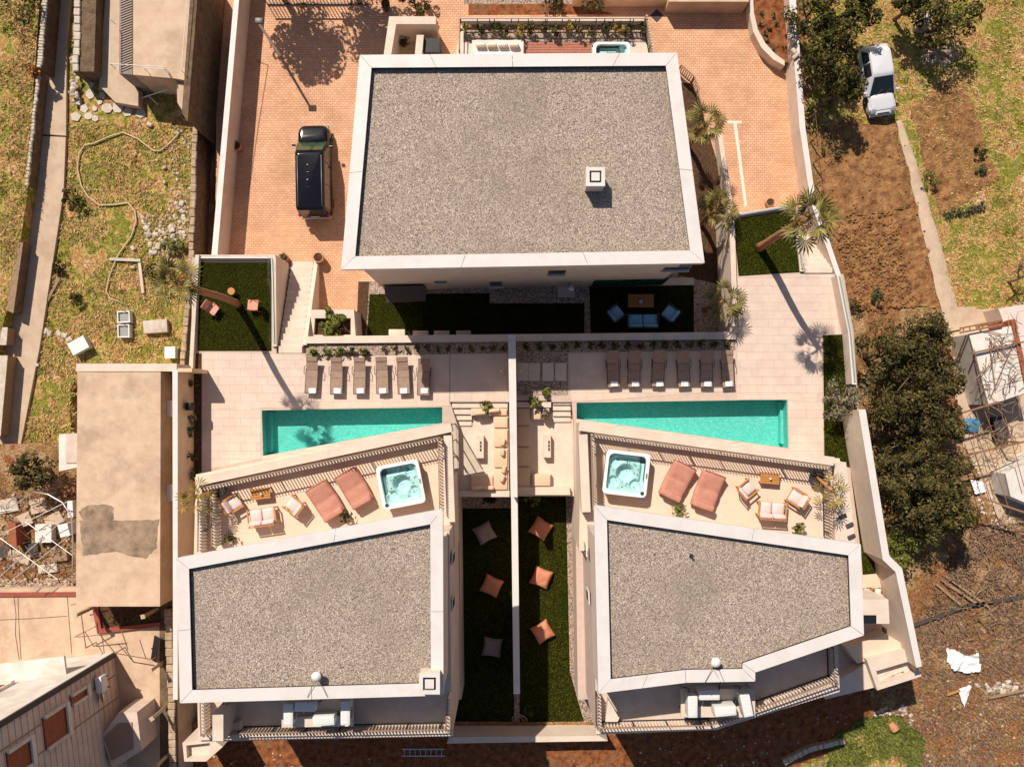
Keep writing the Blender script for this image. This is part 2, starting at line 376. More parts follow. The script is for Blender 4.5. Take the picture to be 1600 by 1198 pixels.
setting(M().sheet([(-170, -170), (170, -170), (170, 170), (-170, 170)], -3.45), 'ground', 'scrub')
m = M(); st = .34; nx, ny = 250, 215; x0, y0 = -24.0, -36.0; idx = {}
for j in range(ny):
    for i in range(nx):
        x, y = x0 + i*st, y0 + j*st
        if all(inside((x + a*st, y + b*st), SITE) for a in (-1, 1) for b in (-1, 1)): continue
        if x < -19 and y > -22: continue
        idx[i, j] = len(m.v); m.v.append(Vector((x, y, terrain(x, y))))
for (i, j), k in idx.items():
    if (i+1, j) in idx and (i, j+1) in idx and (i+1, j+1) in idx: m.f.append((k, idx[i+1, j], idx[i+1, j+1], idx[i, j+1]))
setting(m, 'terrain', 'scrub', smooth=True)
def drape(name, poly_px, matn, dz=.03, res=.22, amp=0.0, freq=2.5, rows=None, kind='structure'):
    pw = [G(a, b).xy for a, b in poly_px]; xs = [p.x for p in pw]; ys = [p.y for p in pw]; m = M(); ix = {}
    ni, nj = int((max(xs)-min(xs))/res)+2, int((max(ys)-min(ys))/res)+2
    for j in range(nj):
        for i in range(ni):
            x, y = min(xs)+i*res, min(ys)+j*res
            jx = .45*NZ.noise(Vector((x*.9, y*.9, 8))); jy = .45*NZ.noise(Vector((x*.9, y*.9, 18)))
            if not inside((x+jx, y+jy), pw): continue
            h = amp*(NZ.noise(Vector((x*freq, y*freq, 3))) + .6*NZ.noise(Vector((x*freq*2.3, y*freq*2.3, 9))))
            ix[i, j] = len(m.v); m.v.append(Vector((x, y, terrain(x, y) + dz + h)))
    for (i, j), k in ix.items():
        if (i+1, j) in ix and (i, j+1) in ix and (i+1, j+1) in ix: m.f.append((k, ix[i+1, j], ix[i+1, j+1], ix[i, j+1]))
    return setting(m, name, matn, kind, smooth=True)
drape('meadow', [(1244, -80), (1760, -80), (1760, 520), (1480, 490), (1430, 300), (1395, 195), (1340, 190), (1290, 250), (1265, 220)], 'dry_grass', .03, .3)
drape('soil_bed', [(1268, 205), (1330, 185), (1395, 195), (1412, 235), (1432, 320), (1300, 345), (1282, 300)], 'soil', .06, .11, .05, 3)
drape('soil_bed', [(1300, 345), (1432, 318), (1452, 400), (1466, 478), (1340, 490), (1320, 440)], 'soil', .07, .11, .13, 3.6)
drape('soil_bed', [(1422, 168), (1470, 130), (1512, 140), (1560, 285), (1480, 340), (1462, 330)], 'soil', .06, .11, .045, 3)
drape('red_earth', [(296, 1150), (1000, 1142), (1290, 1080), (1365, 1075), (1365, 1110), (1330, 1150), (1250, 1230), (290, 1260)], 'soil_red', .05, .25, .05, 2)
drape('meadow', [(1255, 1185), (1330, 1150), (1380, 1110), (1430, 1130), (1440, 1230), (1240, 1230)], 'dry_grass', .09, .25, .06, 2)
def ribbon(name, left, right, matn, dz):
    m = M(); L = []
    for (a, b), (c, d) in zip(zip(left[:-1], left[1:]), zip(right[:-1], right[1:])):
        n = 8
        for k in range(n): u = k/n; L.append(((a[0]+(b[0]-a[0])*u, a[1]+(b[1]-a[1])*u), (c[0]+(d[0]-c[0])*u, c[1]+(d[1]-c[1])*u)))
    L.append((left[-1], right[-1]))
    for a, b in L:
        for k in range(5):
            e = R.uniform(-1.2, 1.2) if k in (0, 4) else 0; u = k/4; g = G(a[0]+(b[0]-a[0])*u + e, a[1]+(b[1]-a[1])*u); m.v.append(g + Vector((0, 0, dz if 0 < k < 4 else dz*.3)))
    for i in range(len(L)-1):
        for k in range(4): q = i*5+k; m.f.append((q, q+5, q+6, q+1))
    return setting(m, name, matn, smooth=True)
ribbon('track', [(1400, 190), (1413, 245), (1431, 320), (1454, 420), (1474, 500), (1486, 548)], [(1409, 188), (1430, 250), (1455, 330), (1480, 420), (1500, 495), (1514, 540)], 'concrete_path', .12)
drape('yard', [(1490, 480), (1700, 460), (1700, 840), (1560, 820), (1505, 700), (1488, 560)], 'concrete_path', .06, .14)
# west side
WEST = [(-500, -300), (74, -300), (62, 0), (52, 140), (44, 290), (25, 430), (-20, 600), (-500, 900)]
setting(M().prism(PL(WEST, -.6), -3.4, -.6), 'field', 'dry_grass')
WPATH = [(118, -80), (104, 60), (105, 190), (99, 300), (62, 540), (28, 715), (-10, 760), (-60, 760), (-22, 600), (22, 430), (40, 290), (50, 140), (70, -80)]
setting(M().prism(PL([(118, -80), (104, 60), (103, 212), (58, 209), (50, 140), (70, -80)], -1.4), -3.4, -1.4), 'path', 'concrete_path')
setting(M().prism(PL([(102.4, 214.5), (99, 300), (62, 540), (28, 715), (-10, 760), (-60, 760), (-22, 600), (22, 430), (40, 290), (52, 212)], -1.4), -3.4, -1.41), 'path', 'concrete_path')
LGARD = [(60, -80), (322, -80), (306, 190), (298, 420), (281, 580), (110, 600), (110, 700), (-80, 760), (40, 400)]
setting(M().prism(PL(LGARD, -1.6), -3.4, -1.6), 'garden_ground', 'dry_grass')
setting(M().prism(PL([(-200, 700), (125, 690), (125, 935), (-200, 935)], -1.0), -3.4, -1.0), 'yard', 'scrub')
setting(M().prism(PL([(-200, 922), (272, 915), (283, 1290), (-200, 1290)], -.5), -3.4, -.5), 'courtyard', 'old_concrete')
# brick driveway round the upper villa
setting(M().prism(PL([(340, -120), (1245, -120), (1280, 330), (1160, 345), (1160, 545), (335, 545)], ZD), -3.4, ZD), 'driveway', 'brick_paver')
for nm, pts in (('parking_marking', [(1137, 189), (1159, 189), (1159, 193), (1137, 193)]), ('parking_marking', [(1146, 193.2), (1151, 193.2), (1167.5, 322), (1163, 322)])):
    setting(M().sheet(PL(pts, ZD), ZD + .006), nm, 'white_line')
m = M()
for a, b in (((399, 95), (419, 102)), ((419, 102), (404, 196)), ((404, 196), (390, 292))):
    m.bar(P(*a, ZD) + Vector((0, 0, .003)), P(*b, ZD) + Vector((0, 0, .003)), .06, .012)
setting(m, 'drain_line', 'drain')
# garden south of the upper villa
setting(M().sheet(PL([(560, 440), (1142, 425), (1150, 540), (560, 545)], ZD), ZD + .008), 'gravel_path', 'gravel')
setting(M().sheet(PL([(1040, 130), (1082, 130), (1145, 330), (1150, 450), (1060, 430)], ZD), ZD + .0125), 'gravel_path', 'soil_dark')
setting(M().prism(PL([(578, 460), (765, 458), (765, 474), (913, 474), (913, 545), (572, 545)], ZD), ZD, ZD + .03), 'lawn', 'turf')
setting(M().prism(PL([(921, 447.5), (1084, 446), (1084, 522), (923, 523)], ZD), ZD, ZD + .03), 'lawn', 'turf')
setting(M().prism(PL([(921, 436), (1084, 434), (1084, 445.5), (921, 447)], ZD), ZD, ZD + .05), 'terrace_paving', 'cream_tile')
setting(M().sheet(PL([(560, 440), (577, 440), (570, 545), (556, 545)], ZD), ZD + .016), 'planting_bed', 'soil_dark')
# pool deck blocks
POOL_L = [(409, 641), (691, 636), (691, 660.5), (411, 712)]
POOL_R = [(901, 629), (1230, 624), (1232, 700), (901, 654)]
LB = [(300, 402), (430, 402), (432, 552), (478, 552), (478, 534), (703, 534), (703, 628), (716, 668), (721, 1092), (290, 1092), (298, 760)]
RB = [(893, 534), (1149, 531), (1142, 341), (1241, 323), (1252, 428), (1318, 428), (1334, 520), (1342, 640), (1378, 860), (1378, 1040), (1180, 1092), (903, 1092), (897, 665), (893, 628)]
dl = setting(M().prism(PL(LB), -3.4, 0, [PL(POOL_L)]), 'pool_deck', 'deck_base')
dr = setting(M().prism(PL(RB), -3.4, 0, [PL(POOL_R)]), 'pool_deck', 'deck_base')
dm = setting(M().prism(PL([(703.3, 534), (892.7, 534), (892.7, 628), (703.3, 628)]), -3.4, 0), 'pool_deck', 'deck_base')
setting(M().prism(PL([(700, 620), (900, 620), (900, 774), (712, 774)], ZL), -3.4, ZL), 'court_ground', 'step_stone')
setting(M().sheet(PL([(700, 760), (912, 760), (935, 1150), (700, 1150)], ZW), ZW), 'court_ground', 'gravel')
# tiles of the deck: the largest 300 are pieces of their own
REG = [(dl, [[(316, 551), (476, 555), (476, 637), (316, 637)], [(316, 637), (407.5, 637), (407.5, 716), (316, 736)],
             [(476, 558), (702, 553), (702, 634), (476, 639)], [(409, 712.7), (691, 661.2), (700, 665), (409, 722)]]),
       (dm, [[(704, 553), (793, 552), (793, 627), (704, 627)]]),
       (dr, [[(888, 552), (1150, 547), (1150, 624), (900, 627.5), (893, 628)], [(1152, 433), (1252, 429), (1252, 624.5), (1152, 624.5)],
             [(1252, 429), (1300, 429), (1312, 525), (1252, 525)], [(1252, 525), (1284, 525), (1285, 622), (1252, 622)], [(1232, 622.5), (1285, 622), (1286, 718), (1234, 708)],
             [(901, 654.8), (1232, 701), (1232, 710), (901, 664)]])]
tiles = []
for par, polys in REG:
    for pl in polys:
        cv = ccw(PL(pl)); tw, th, gp = .92, .46, .007
        xs = [p[0] for p in cv]; ys = [p[1] for p in cv]
        for j in range(int(math.floor(min(ys)/th)), int(math.ceil(max(ys)/th))):
            o = (j % 3)*.31
            for i in range(int(math.floor((min(xs)-o)/tw)), int(math.ceil((max(xs)-o)/tw)) + 1):
                q = clip([(o+i*tw+gp/2, j*th+gp/2), (o+(i+1)*tw-gp/2, j*th+gp/2), (o+(i+1)*tw-gp/2, (j+1)*th-gp/2), (o+i*tw+gp/2, (j+1)*th-gp/2)], cv)
                if len(q) > 2 and area2(q) > .02: tiles.append((area2(q), par, q))
tiles.sort(key=lambda t: -t[0])
R.shuffle(tiles[:1]); rest = {}
for k, (a, par, q) in enumerate(tiles):
    dz = R.uniform(0, .003)
    if k < 300: M().prism(q, .001, .014 + dz).build('tile', 'deck_tile', par)
    else: rest.setdefault(par.name, (par, M()))[1].prism(q, .001, .014 + dz)
for par, mm in rest.values(): tag(mm.build('tiles', 'deck_tile', par), kind='stuff')
# lawn patches and planting beds on deck level
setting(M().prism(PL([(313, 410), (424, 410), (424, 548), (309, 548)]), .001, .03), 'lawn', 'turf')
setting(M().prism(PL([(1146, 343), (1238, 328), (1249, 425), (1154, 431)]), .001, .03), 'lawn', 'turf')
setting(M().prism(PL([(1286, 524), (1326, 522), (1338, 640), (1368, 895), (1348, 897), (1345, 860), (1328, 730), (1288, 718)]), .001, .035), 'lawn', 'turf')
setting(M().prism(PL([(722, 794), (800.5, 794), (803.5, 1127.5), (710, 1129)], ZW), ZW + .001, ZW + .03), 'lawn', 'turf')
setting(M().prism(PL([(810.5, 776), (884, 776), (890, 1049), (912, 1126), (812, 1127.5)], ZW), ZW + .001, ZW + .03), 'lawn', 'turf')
setting(M().prism(PL([(478, 537), (793, 536), (793, 551.5), (478, 557)]), .001, .02), 'planting_bed', 'gravel')
setting(M().prism(PL([(806, 536), (1149, 532), (1149, 546.5), (806, 552)]), .001, .02), 'planting_bed', 'gravel')
setting(M().prism(PL([(806, 552.3), (887.4, 552.3), (887.4, 617), (806, 617)]), .001, .018), 'planting_bed', 'gravel')
setting(M().prism(PL([(301, 552), (315, 552), (315, 736), (303, 745)]), .001, .02), 'planting_bed', 'soil_dark')
for k, x in enumerate((808, 826, 847.5, 867.5)):
    M().prism(PL([(x, 567), (x+17.5, 567), (x+17.5, 595), (x, 595)]), .02, .05).build('stepping_stone', 'step_stone', dr)
# ------------------------------------------------------------------ free-standing walls
def wall(poly, z0, z1, label, matn='stucco', name='garden_wall', cat='wall', cap=None):
    pw = PL(poly, z1); t = thing(name, label, cat, (sum(p.x for p in pw)/len(pw), sum(p.y for p in pw)/len(pw), z0))
    M(t.location).prism(pw, z0, z1 - (.04 if cap else 0)).build('wall_body', matn, t)
    if cap: M(t.location).prism(inset(ccw(pw), -.02), z1 - .038, z1).build('wall_cap', cap, t)
    return t
wall([(372, -70), (379, -70), (339, 398), (331, 398)], -3.4, -.9, 'long pale wall along the west edge of the brick driveway', cap='coping')
wall([(1228, -70), (1238, -70), (1258, 200), (1274, 312), (1267, 314), (1250, 200)], -3.4, -1.2, 'pale boundary wall between brick driveway and the ploughed field', cap='coping')
wall([(478, 526), (1150, 519), (1150, 529.5), (478, 536)], -3.4, .22, 'long white retaining wall behind the two rows of loungers', name='retaining_wall', cap='stucco')
wall([(1140, 340), (1147, 338), (1153, 519), (1146, 519)], -3.4, .3, 'white retaining wall beside the gravel strip with three palms', name='retaining_wall', cap='stucco')
wall([(1122, 210), (1128, 210), (1147, 337), (1140, 338)], -3.4, -1.7, 'low pale wall between gravel strip and parking bay', cap='stucco')
wall([(794.5, 523), (805, 523), (808, 776), (798.5, 776)], -3.4, 2.2, 'thin white dividing wall between the two sunken lounges', name='dividing_wall', cap='coping')
wall([(799, 770), (808, 770), (812, 1083), (803, 1083)], -3.4, .25, 'thin white dividing wall between the two lawns with bean bags', name='dividing_wall', cap='coping')
wall([(703, 1151), (936, 1149), (950, 1157), (698, 1161)], -3.4, -.8, 'pale retaining wall closing the south end of the two lawns', name='retaining_wall')
wall([(270, 578), (277, 578), (277, 1092), (271, 1092)], -3.4, 2.2, 'tall tan boundary wall beside the flat concrete outbuilding', 'stucco_tan', cap='coping')
wall([(277.5, 575), (300, 575), (300, 581), (277.5, 581)], -1, 2.19, 'short tan return wall at the head of the boundary wall', 'stucco_tan')
wall([(1342, 640), (1352, 640), (1389, 868), (1409, 888), (1440, 1040), (1432, 1042), (1400, 893), (1380, 874)], -3.4, 2.4, 'tall pale boundary wall between narrow lawn strip and olive trees', cap='coping')
wall([(1308, 430), (1313, 430), (1331, 520), (1338, 600), (1332, 600), (1326, 520)], -3.4, .9, 'pale parapet along the east edge of the pool deck', cap='coping')
wall([(1266, 312), (1273, 310), (1313, 428), (1307, 430)], -3.4, .2, 'pale wall rising beside the eastern garden stairs', cap='coping')
wall([(310, 398), (430, 398), (430, 403), (310, 403)], -3.4, .12, 'low white kerb wall at head of the left fenced lawn', name='kerb_wall')
wall([(305, 398), (311, 398), (301, 577), (295, 577)], -3.4, .35, 'low white kerb wall along the outer edge of the left fenced lawn', name='kerb_wall')
wall([(425.5, 398), (431, 403), (432, 541), (425.5, 541)], -3.4, .16, 'white wall between the left fenced lawn and the garden stairs', name='kerb_wall')
wall([(1138, 335), (1243, 318), (1243, 324), (1138, 341)], -3.4, .16, 'low white kerb wall at head of the right fenced lawn', name='kerb_wall')
wall([(1241, 323), (1246, 323), (1256, 424), (1250, 424)], -3.4, .14, 'white wall between the right fenced lawn and its stairs', name='kerb_wall')
# glass balustrades round the fenced lawns
def glass_rail(pts, z0, h, label):
    t = thing('glass_balustrade', label, 'balustrade', (*P(*pts[0], z0).xy, z0)); o = t.location
    for a, b in zip(pts[:-1], pts[1:]):
        A, B = P(*a, z0), P(*b, z0); n = max(1, round((B-A).length/1.3))
        for k in range(n):
            u, v = A.lerp(B, (k+.02)/n), A.lerp(B, (k+.98)/n)
            M(o).bar(u + Vector((0, 0, h/2 + .03)), v + Vector((0, 0, h/2 + .03)), .014, h).build('glass_pane', 'glass_panel', t)
        M(o).bar(A + Vector((0, 0, .035)), B + Vector((0, 0, .035)), .07, .07).build('base_channel', 'steel', t)
glass_rail([(302, 560), (309, 403), (425, 403), (428.5, 536)], .16, .9, 'frameless glass balustrade round the lawn with two pink chairs')
glass_rail([(1145, 338), (1241, 322), (1253, 420)], .16, .9, 'frameless glass balustrade round the lawn with the leaning palm')
glass_rail([(1311, 432), (1328, 520), (1335, 596)], .9, .7, 'frameless glass balustrade on the east deck parapet')
# stairs
def stairs(label, xc, y0, y1, w, z0, z1, n, wl=True, mt='step_stone'):
    t = thing('stone_stairs', label, 'stairs', (xc, y0, z0)); o = t.location; dy = (y1-y0)/n; dz = (z1-z0)/n
    for k in range(n):
        ya, yb = y0 + dy*k + (-.02 if dy > 0 else .02), y0 + dy*(k+1) + (.012 if dy < 0 else -.012)
        M(o).box((xc, (ya+yb)/2, (z0 + z0+dz*(k+1))/2 + .0), (w, abs(yb-ya), dz*(k+1))).build('step', mt, t)
    return t
stairs('long pale stone stairs beside the left fenced lawn', -12.55, 8.7, 3.15, 1.30, ZD, -.004, 15)
stairs('pale stone stairs beside the right fenced lawn', 16.95, 11.4, 7.62, 1.5, ZD, -.004, 13)
t = thing('stair_wall', 'sloping white wall on the driveway side of the left stairs', 'wall', (-11.75, 6, ZD))
y0, y1 = 8.75, 3.6; x = -11.8
M(t.location).add([(x, y0, ZD), (x+.22, y0, ZD), (x+.22, y1, ZD), (x, y1, ZD), (x, y0, ZD+.35), (x+.22, y0, ZD+.35), (x+.22, y1, .25), (x, y1, .25)],
                  [(0,1,2,3), (4,7,6,5), (0,4,5,1), (1,5,6,2), (2,6,7,3), (3,7,4,0)]).build('wall_body', 'stucco', t)
# raised planter at the end of the brick apron
t = thing('planter_box', 'white walled planter with bushy shrub above the left loungers', 'planter', (*P(520, 505, -1).xy, ZD)); o = t.location
M(o).prism(PL([(486, 484), (553, 484), (556, 530), (482, 530)], -.6), -3.0, -.6, [PL([(492, 497), (548, 497), (548, 523), (490, 523)], -.6)]).build('wall_body', 'stucco', t)
M(o).sheet(PL([(489, 494), (549, 494), (549, 526), (487, 526)], -.9), -.9).build('soil', 'soil_dark', t)
# ------------------------------------------------------------------ swimming pools
def pool(label, poly, steps):
    pw = ccw(PL(poly)); c = sum((Vector(p) for p in pw), Vector((0, 0)))/4; t = thing('swimming_pool', label, 'pool', (*c, -1.3)); o = t.location
    i1 = inset(pw, .004); i2 = inset(pw, .012); n = len(pw); D = -1.22
    m = M(o); vs = [(p.x, p.y, -.01) for p in i1] + [(p.x, p.y, D) for p in i2]
    fs = [(i, i+n, (i+1) % n+n, (i+1) % n) for i in range(n)] + [tuple(range(n, 2*n))]
    m.add(vs, fs).build('basin', 'pool_tile', t)
    for s, z in steps: M(o).prism(PL(s, z), D + .003, z).build('step', 'pool_tile', t)
    M(o).sheet(inset(pw, .01), -.10).build('water', 'pool_water', t)
pool('left turquoise wedge-shaped swimming pool narrowing towards the dividing wall', POOL_L, [([(412, 643), (424, 643), (424, 706), (413, 709)], -.75)])
pool('right turquoise wedge-shaped swimming pool widening towards the boundary lawn', POOL_R, [([(1219, 627), (1228, 627), (1229, 694), (1220, 693)], -.75)])

# ------------------------------------------------------------------ villas
def roof(t, o, pw, z, cw, splits, drop=.25):
    """coping panels with mitred corners round a gravel field; splits: fractions at which edge i is jointed"""
    pw = ccw(pw); n = len(pw); inn = inset(pw, cw)
    rf = M(o).prism(inset(pw, cw*.6), z - .6, z - drop).build('roof', 'roof_gravel', t)
    m = M(o)
    m.prism(inset(pw, cw*.55), z - .55, z - .045, [inset(pw, cw - .03)]).build('upstand', 'upstand', rf)
    for i in range(n):
        a, b, c, d = pw[i], pw[(i+1) % n], inn[(i+1) % n], inn[i]; fr = [0] + list(splits.get(i, ())) + [1]
        for u, v in zip(fr[:-1], fr[1:]):
            L = (b-a).length; e = .011/L
            q = [a.lerp(b, u+e), a.lerp(b, v-e), d.lerp(c, v-e), d.lerp(c, u+e)]
            M(o).prism(q, z - .04, z + R.uniform(0, .004)).build('coping_panel', 'coping', t)
    M(o).prism(inset(pw, .012), z - .42, z - .05, [inset(pw, .10)]).build('fascia', 'coping', t)
    return rf
def on_wall(t, o, a, b, off, name, matn, u0, u1, z0, z1, depth=.06, proud=.0):
    """a panel on the wall line a->b (outside on the right hand), from u0 to u1 metres along"""
    a, b = Vector(a), Vector(b); d = (b-a).normalized(); nn = Vector((d.y, -d.x)); m = M(o)
    c = a + d*((u0+u1)/2) + nn*(proud - depth/2 + off)
    return m.box((*c, (z0+z1)/2), (u1-u0, depth, z1-z0), math.atan2(d.y, d.x)).build(name, matn, t)
# upper villa
pw = ccw(PL([(562, 86), (1058, 82.5), (1101, 411), (533, 421)], 7.4)); zc = 7.4
t = thing('villa', 'white flat-roofed villa with large gravel roof standing alone beside the black van', 'house', (0, 11.5, ZD)); o = t.location; villa_a = t
# order of ccw polygon: find the south edge
def edge_by(pw, fn): return max(range(len(pw)), key=lambda i: fn((pw[i] + pw[(i+1) % len(pw)])/2))
iS = edge_by(pw, lambda p: -p.y); iE = edge_by(pw, lambda p: p.x); iN = edge_by(pw, lambda p: p.y); iW = edge_by(pw, lambda p: -p.x)
ds = [.35]*4; ds[iS] = .55; wp = inset(pw, ds)
M(o).prism(wp, ZD, 7.0).build('wall', 'stucco', t)
rf = roof(t, o, pw, zc, .60, {iS: (.33, .68), iE: (.44,), iW: (.55,), iN: (.18, .52, .78)})
a, b = wp[iS], wp[(iS+1) % 4]                       # runs west -> east, outside to the south
def fac(px, py_z): return (P(px, 0, py_z).x - a.x)
for (p0, p1, z0, z1) in ((678, 698, -.5, .2), (765, 785, -2.2, -.35), (856, 884, 1.6, 3.0), (1036, 1078, 2.4, 3.3)):
    zz = (z0+z1)/2; u0, u1 = fac(p0, zz), fac(p1, zz)
    f = on_wall(t, o, a, b, 0, 'window', 'grey_metal', u0, u1, z0, z1, .08, .012)
    on_wall(f, o, a, b, 0, 'pane', 'window_glass', u0+.06, u1-.06, z0+.06, z1-.06, .04, .02)
    on_wall(f, o, a, b, 0, 'sill', 'coping', u0-.05, u1+.05, z0-.06, z0-.004, .14, .11)
f = on_wall(t, o, a, b, 0, 'sliding_window', 'dark_metal', fac(926, -1.5), fac(1040, -1.5), ZD+.1, -.4, .08, .012)
for k in range(3):
    u = fac(926, -1.5); L = fac(1040, -1.5) - u
    on_wall(f, o, a, b, 0, 'pane', 'green_glass', u + .06 + k*L/3, u + (k+1)*L/3 - .06, ZD+.18, -.48, .04, .022)
# dark awning over the garden door
aw = M(o); z = -.45
c = [P(600, 448, z), P(666, 446, z), P(665, 470, z-.35), P(604, 473, z-.35)]
aw.add([v for v in c] + [v - Vector((0, 0, .10)) for v in c], [(3,2,1,0), (4,5,6,7), (0,1,5,4), (1,2,6,5), (2,3,7,6), (3,0,4,7)]).build('awning', 'slate', t)
on_wall(t, o, a, b, 0, 'garden_door', 'black', fac(602, -1.6), fac(664, -1.6), ZD+.05, -.7, .08, .012)
def chimney(t, o, px, py, zt, w, h, rz=0):
    c = P(px, py, zt)
    ch = M(o).box((c.x, c.y, zt - h/2 - .12), (w, w, h), rz).build('chimney', 'stucco', t)
    q = [Vector((c.x, c.y)) + Matrix.Rotation(rz, 2) @ Vector(v)*w/2*1.06 for v in ((-1, -1), (1, -1), (1, 1), (-1, 1))]
    M(o).prism(q, zt - .12, zt, [inset(ccw(q), w*.2)]).build('cap', 'coping', ch)
    M(o).box((c.x, c.y, zt - .10), (w*.62, w*.62, .02), rz).build('flue', 'black', ch)
    M(o).box((c.x, c.y, zt - .01), (w*.46, w*.46, .05), rz).build('flue_cover', 'coping', ch)
chimney(t, o, 930.5, 276, 8.15, .82, .95)
# twin lower villas
ZR = 9.1; ZT = 3.3; ZB = 5.9
def lower_villa(label, roof_px, splits, court, terrace, par_w, balcony, key):
    pw = ccw(PL(roof_px, ZR)); c = sum((Vector(p) for p in pw), Vector((0, 0)))/len(pw)
    t = thing('villa', label, 'house', (*c, ZL)); o = t.location
    iN = edge_by(pw, lambda p: p.y); ds = [.06]*len(pw); ds[iN] = 1.5; bw = inset(pw, ds)
    M(o).prism(bw, ZB + .005, ZR - .43).build('wall', 'stucco', t)
    roof(t, o, pw, ZR, .56, splits)
    tp = ccw(PL(terrace, ZT)); M(o).prism(tp, ZT - .3, ZT).build('terrace_slab', 'terrace_floor', t); M(o).prism(inset(ccw(PL(court or terrace, ZT)), .01), -3.3, ZT - .302).build('ground_floor', 'stucco', t)
    bp = ccw(PL(balcony, ZB)); M(o).prism(bp, -3.3, ZB).build('balcony_slab', 'cream_tile', t)
    return t, o, pw
vl, ol, pwl = lower_villa('left twin villa with gravel roof, jacuzzi terrace and square chimney', [(275, 872), (692, 795), (693, 1086), (281, 1098)],
    {0: (.5,), 1: (.45,), 2: (.4,), 3: (.5,)}, [(306, 741), (648, 674), (655, 748), (708, 744), (711, 860), (302, 905)], [(306, 741), (704.5, 663), (711, 860), (302, 905)], .5, [(303, 900), (702, 830), (706, 1150), (310, 1158)], 'L')
vr, orr, pwr = lower_villa('right twin villa with gravel roof, angled south side and jacuzzi terrace', [(928, 789), (1345, 850), (1350, 992), (1180, 1050), (1180, 1064), (1072, 1066), (935, 1083)],
    {0: (.5,), 1: (.5,), 5: (.4,)}, None, [(907, 661), (1300, 716), (1312, 716), (1316, 760), (1325, 880), (905, 860)], .5,
    [(925, 830), (1305, 900), (1312, 1080), (1118, 1140), (932, 1147)], 'R')
chimney(vl, ol, 671, 1068, 9.7, .86, .8)
def parapet(t, o, pts, z, h, wd, matn='stucco', name='parapet', side=1):
    q = [P(*p, z + h).xy for p in pts]
    for a, b in zip(q[:-1], q[1:]):
        d = (b-a).normalized(); n = Vector((-d.y, d.x))*wd*side
        M(o).prism([a, b, b+n, a+n], z - .0, z + h).build(name, matn, t)
def slat_rail(label, pts, z, h, sp=.155, fin=.17, group=None, mt='rail_light'):
    A = [P(*p, z + h) for p in pts]; t = thing('slatted_railing', label, 'railing', (*A[0].xy, z), 0, group); o = t.location
    sm = M(o)
    for a, b in zip(A[:-1], A[1:]):
        L = (b-a).length; d = (b-a).normalized(); n = int(L/sp); nn = Vector((-d.y, d.x, 0)); nn = nn if nn.y - .3*nn.x > 0 else -nn
        fd = Vector((.50, -.86)) if abs(d.x) > abs(d.y) else Vector((.76, -.65)); fa = math.atan2(fd.y, fd.x) - math.pi/2; ro = nn*(fin*.5 + .02)
        M(o).bar(a + ro + Vector((0, 0, -.02)), b + ro + Vector((0, 0, -.02)), .05, .05).build('top_rail', 'rail_brown', t)
        M(o).bar(a + ro + Vector((0, 0, -h+.03)), b + ro + Vector((0, 0, -h+.03)), .05, .04).build('bottom_rail', 'dark_metal', t)
        for k in range(n+1):
            p = a + d*(L*k/max(1, n)); sm.box((p.x, p.y, p.z - h/2), (.045, fin, h-.04), fa)
        for k in range(int(L/1.6)+1):
            p = a + d*min(L-.02, .02 + k*1.6); p = p + ro; M(o).box((p.x, p.y, p.z - h/2), (.05, .05, h-.1), math.atan2(d.y, d.x)).build('post', 'dark_metal', t)
    tag(sm.build('slats', mt, t), kind='stuff')
    return t
# glazed corner room added below the left terrace to let sun into the lounge
a, b, c = P(648, 674, ZT).xy, P(704.5, 663, ZT).xy, P(708, 744, ZT).xy
for u, v, n in ((a, b, 2), (b, c, 3)):
    d = (v-u).normalized(); q = Vector((d.y, -d.x)); u, v = u - q*(-.02), v - q*(-.02)
    for k in range(n):
        e, f = u.lerp(v, (k+.03)/n), u.lerp(v, (k+.97)/n); m_ = (e+f)/2
        M(ol).box((*m_, 1.45), ((f-e).length, .014, 2.85), math.atan2(d.y, d.x)).build('glass_pane', 'glass_panel', vl)
        M(ol).box((*u.lerp(v, k/n if k else .005), 1.45), (.05, .05, 2.85), math.atan2(d.y, d.x)).build('mullion', 'dark_metal', vl)
M(ol).prism([a, b, c, P(655, 748, ZT).xy], -3.3, .02).build('room_floor', 'step_stone', vl)
# left villa terrace parapets, rails, court wall windows
parapet(vl, ol, [(304, 746), (704, 661)], ZT, .8, .44, side=-1)
parapet(vl, ol, [(706, 680), (711, 815)], ZT, .797, .42, side=-1)
parapet(vl, ol, [(309, 748), (306, 868)], ZT, .5, .22, side=1)
slat_rail('slatted metal railing round the left terrace with the jacuzzi', [(319, 764), (688, 686), (690, 796)], ZT + .60, .8)
slat_rail('short slatted railing at the outer end of the left terrace', [(332, 768), (334, 853)], ZT, 1.0)
slat_rail('outer slatted railing beside the boundary wall on the left terrace', [(313, 776), (312, 862)], ZT, 1.0)
parapet(vr, orr, [(906, 659), (1304, 714)], ZT, .8, .44, side=-1)
parapet(vr, orr, [(904, 679), (909, 800)], ZT, .797, .45, side=1)
slat_rail('slatted metal railing round the right terrace with the jacuzzi', [(930, 796), (927, 681), (1298, 732), (1300, 842)], ZT + .60, .8)
# pale ledge east of the right terrace
wall([(1303, 722), (1322, 722), (1337, 850), (1305, 846)], -3, 3.5, 'wide white ledge wall at the east end of the right terrace', 'stucco', name='ledge_wall')
m = M()
for (p, q) in ((1316, 806), (1327, 820), (1330, 838)):
    c = P(p, q, 3.5); solo(M().rbox((c.x, c.y, 3.545), (.42, .22, .09), .04, rz=.4), 'flat_stone', 'slate', {1316: 'grey flat stone lying uppermost on the white ledge', 1327: 'middle of three grey flat stones on the white ledge', 1330: 'grey flat stone nearest the roof corner on the white ledge'}[p], 'stone', 'stones on the white ledge')
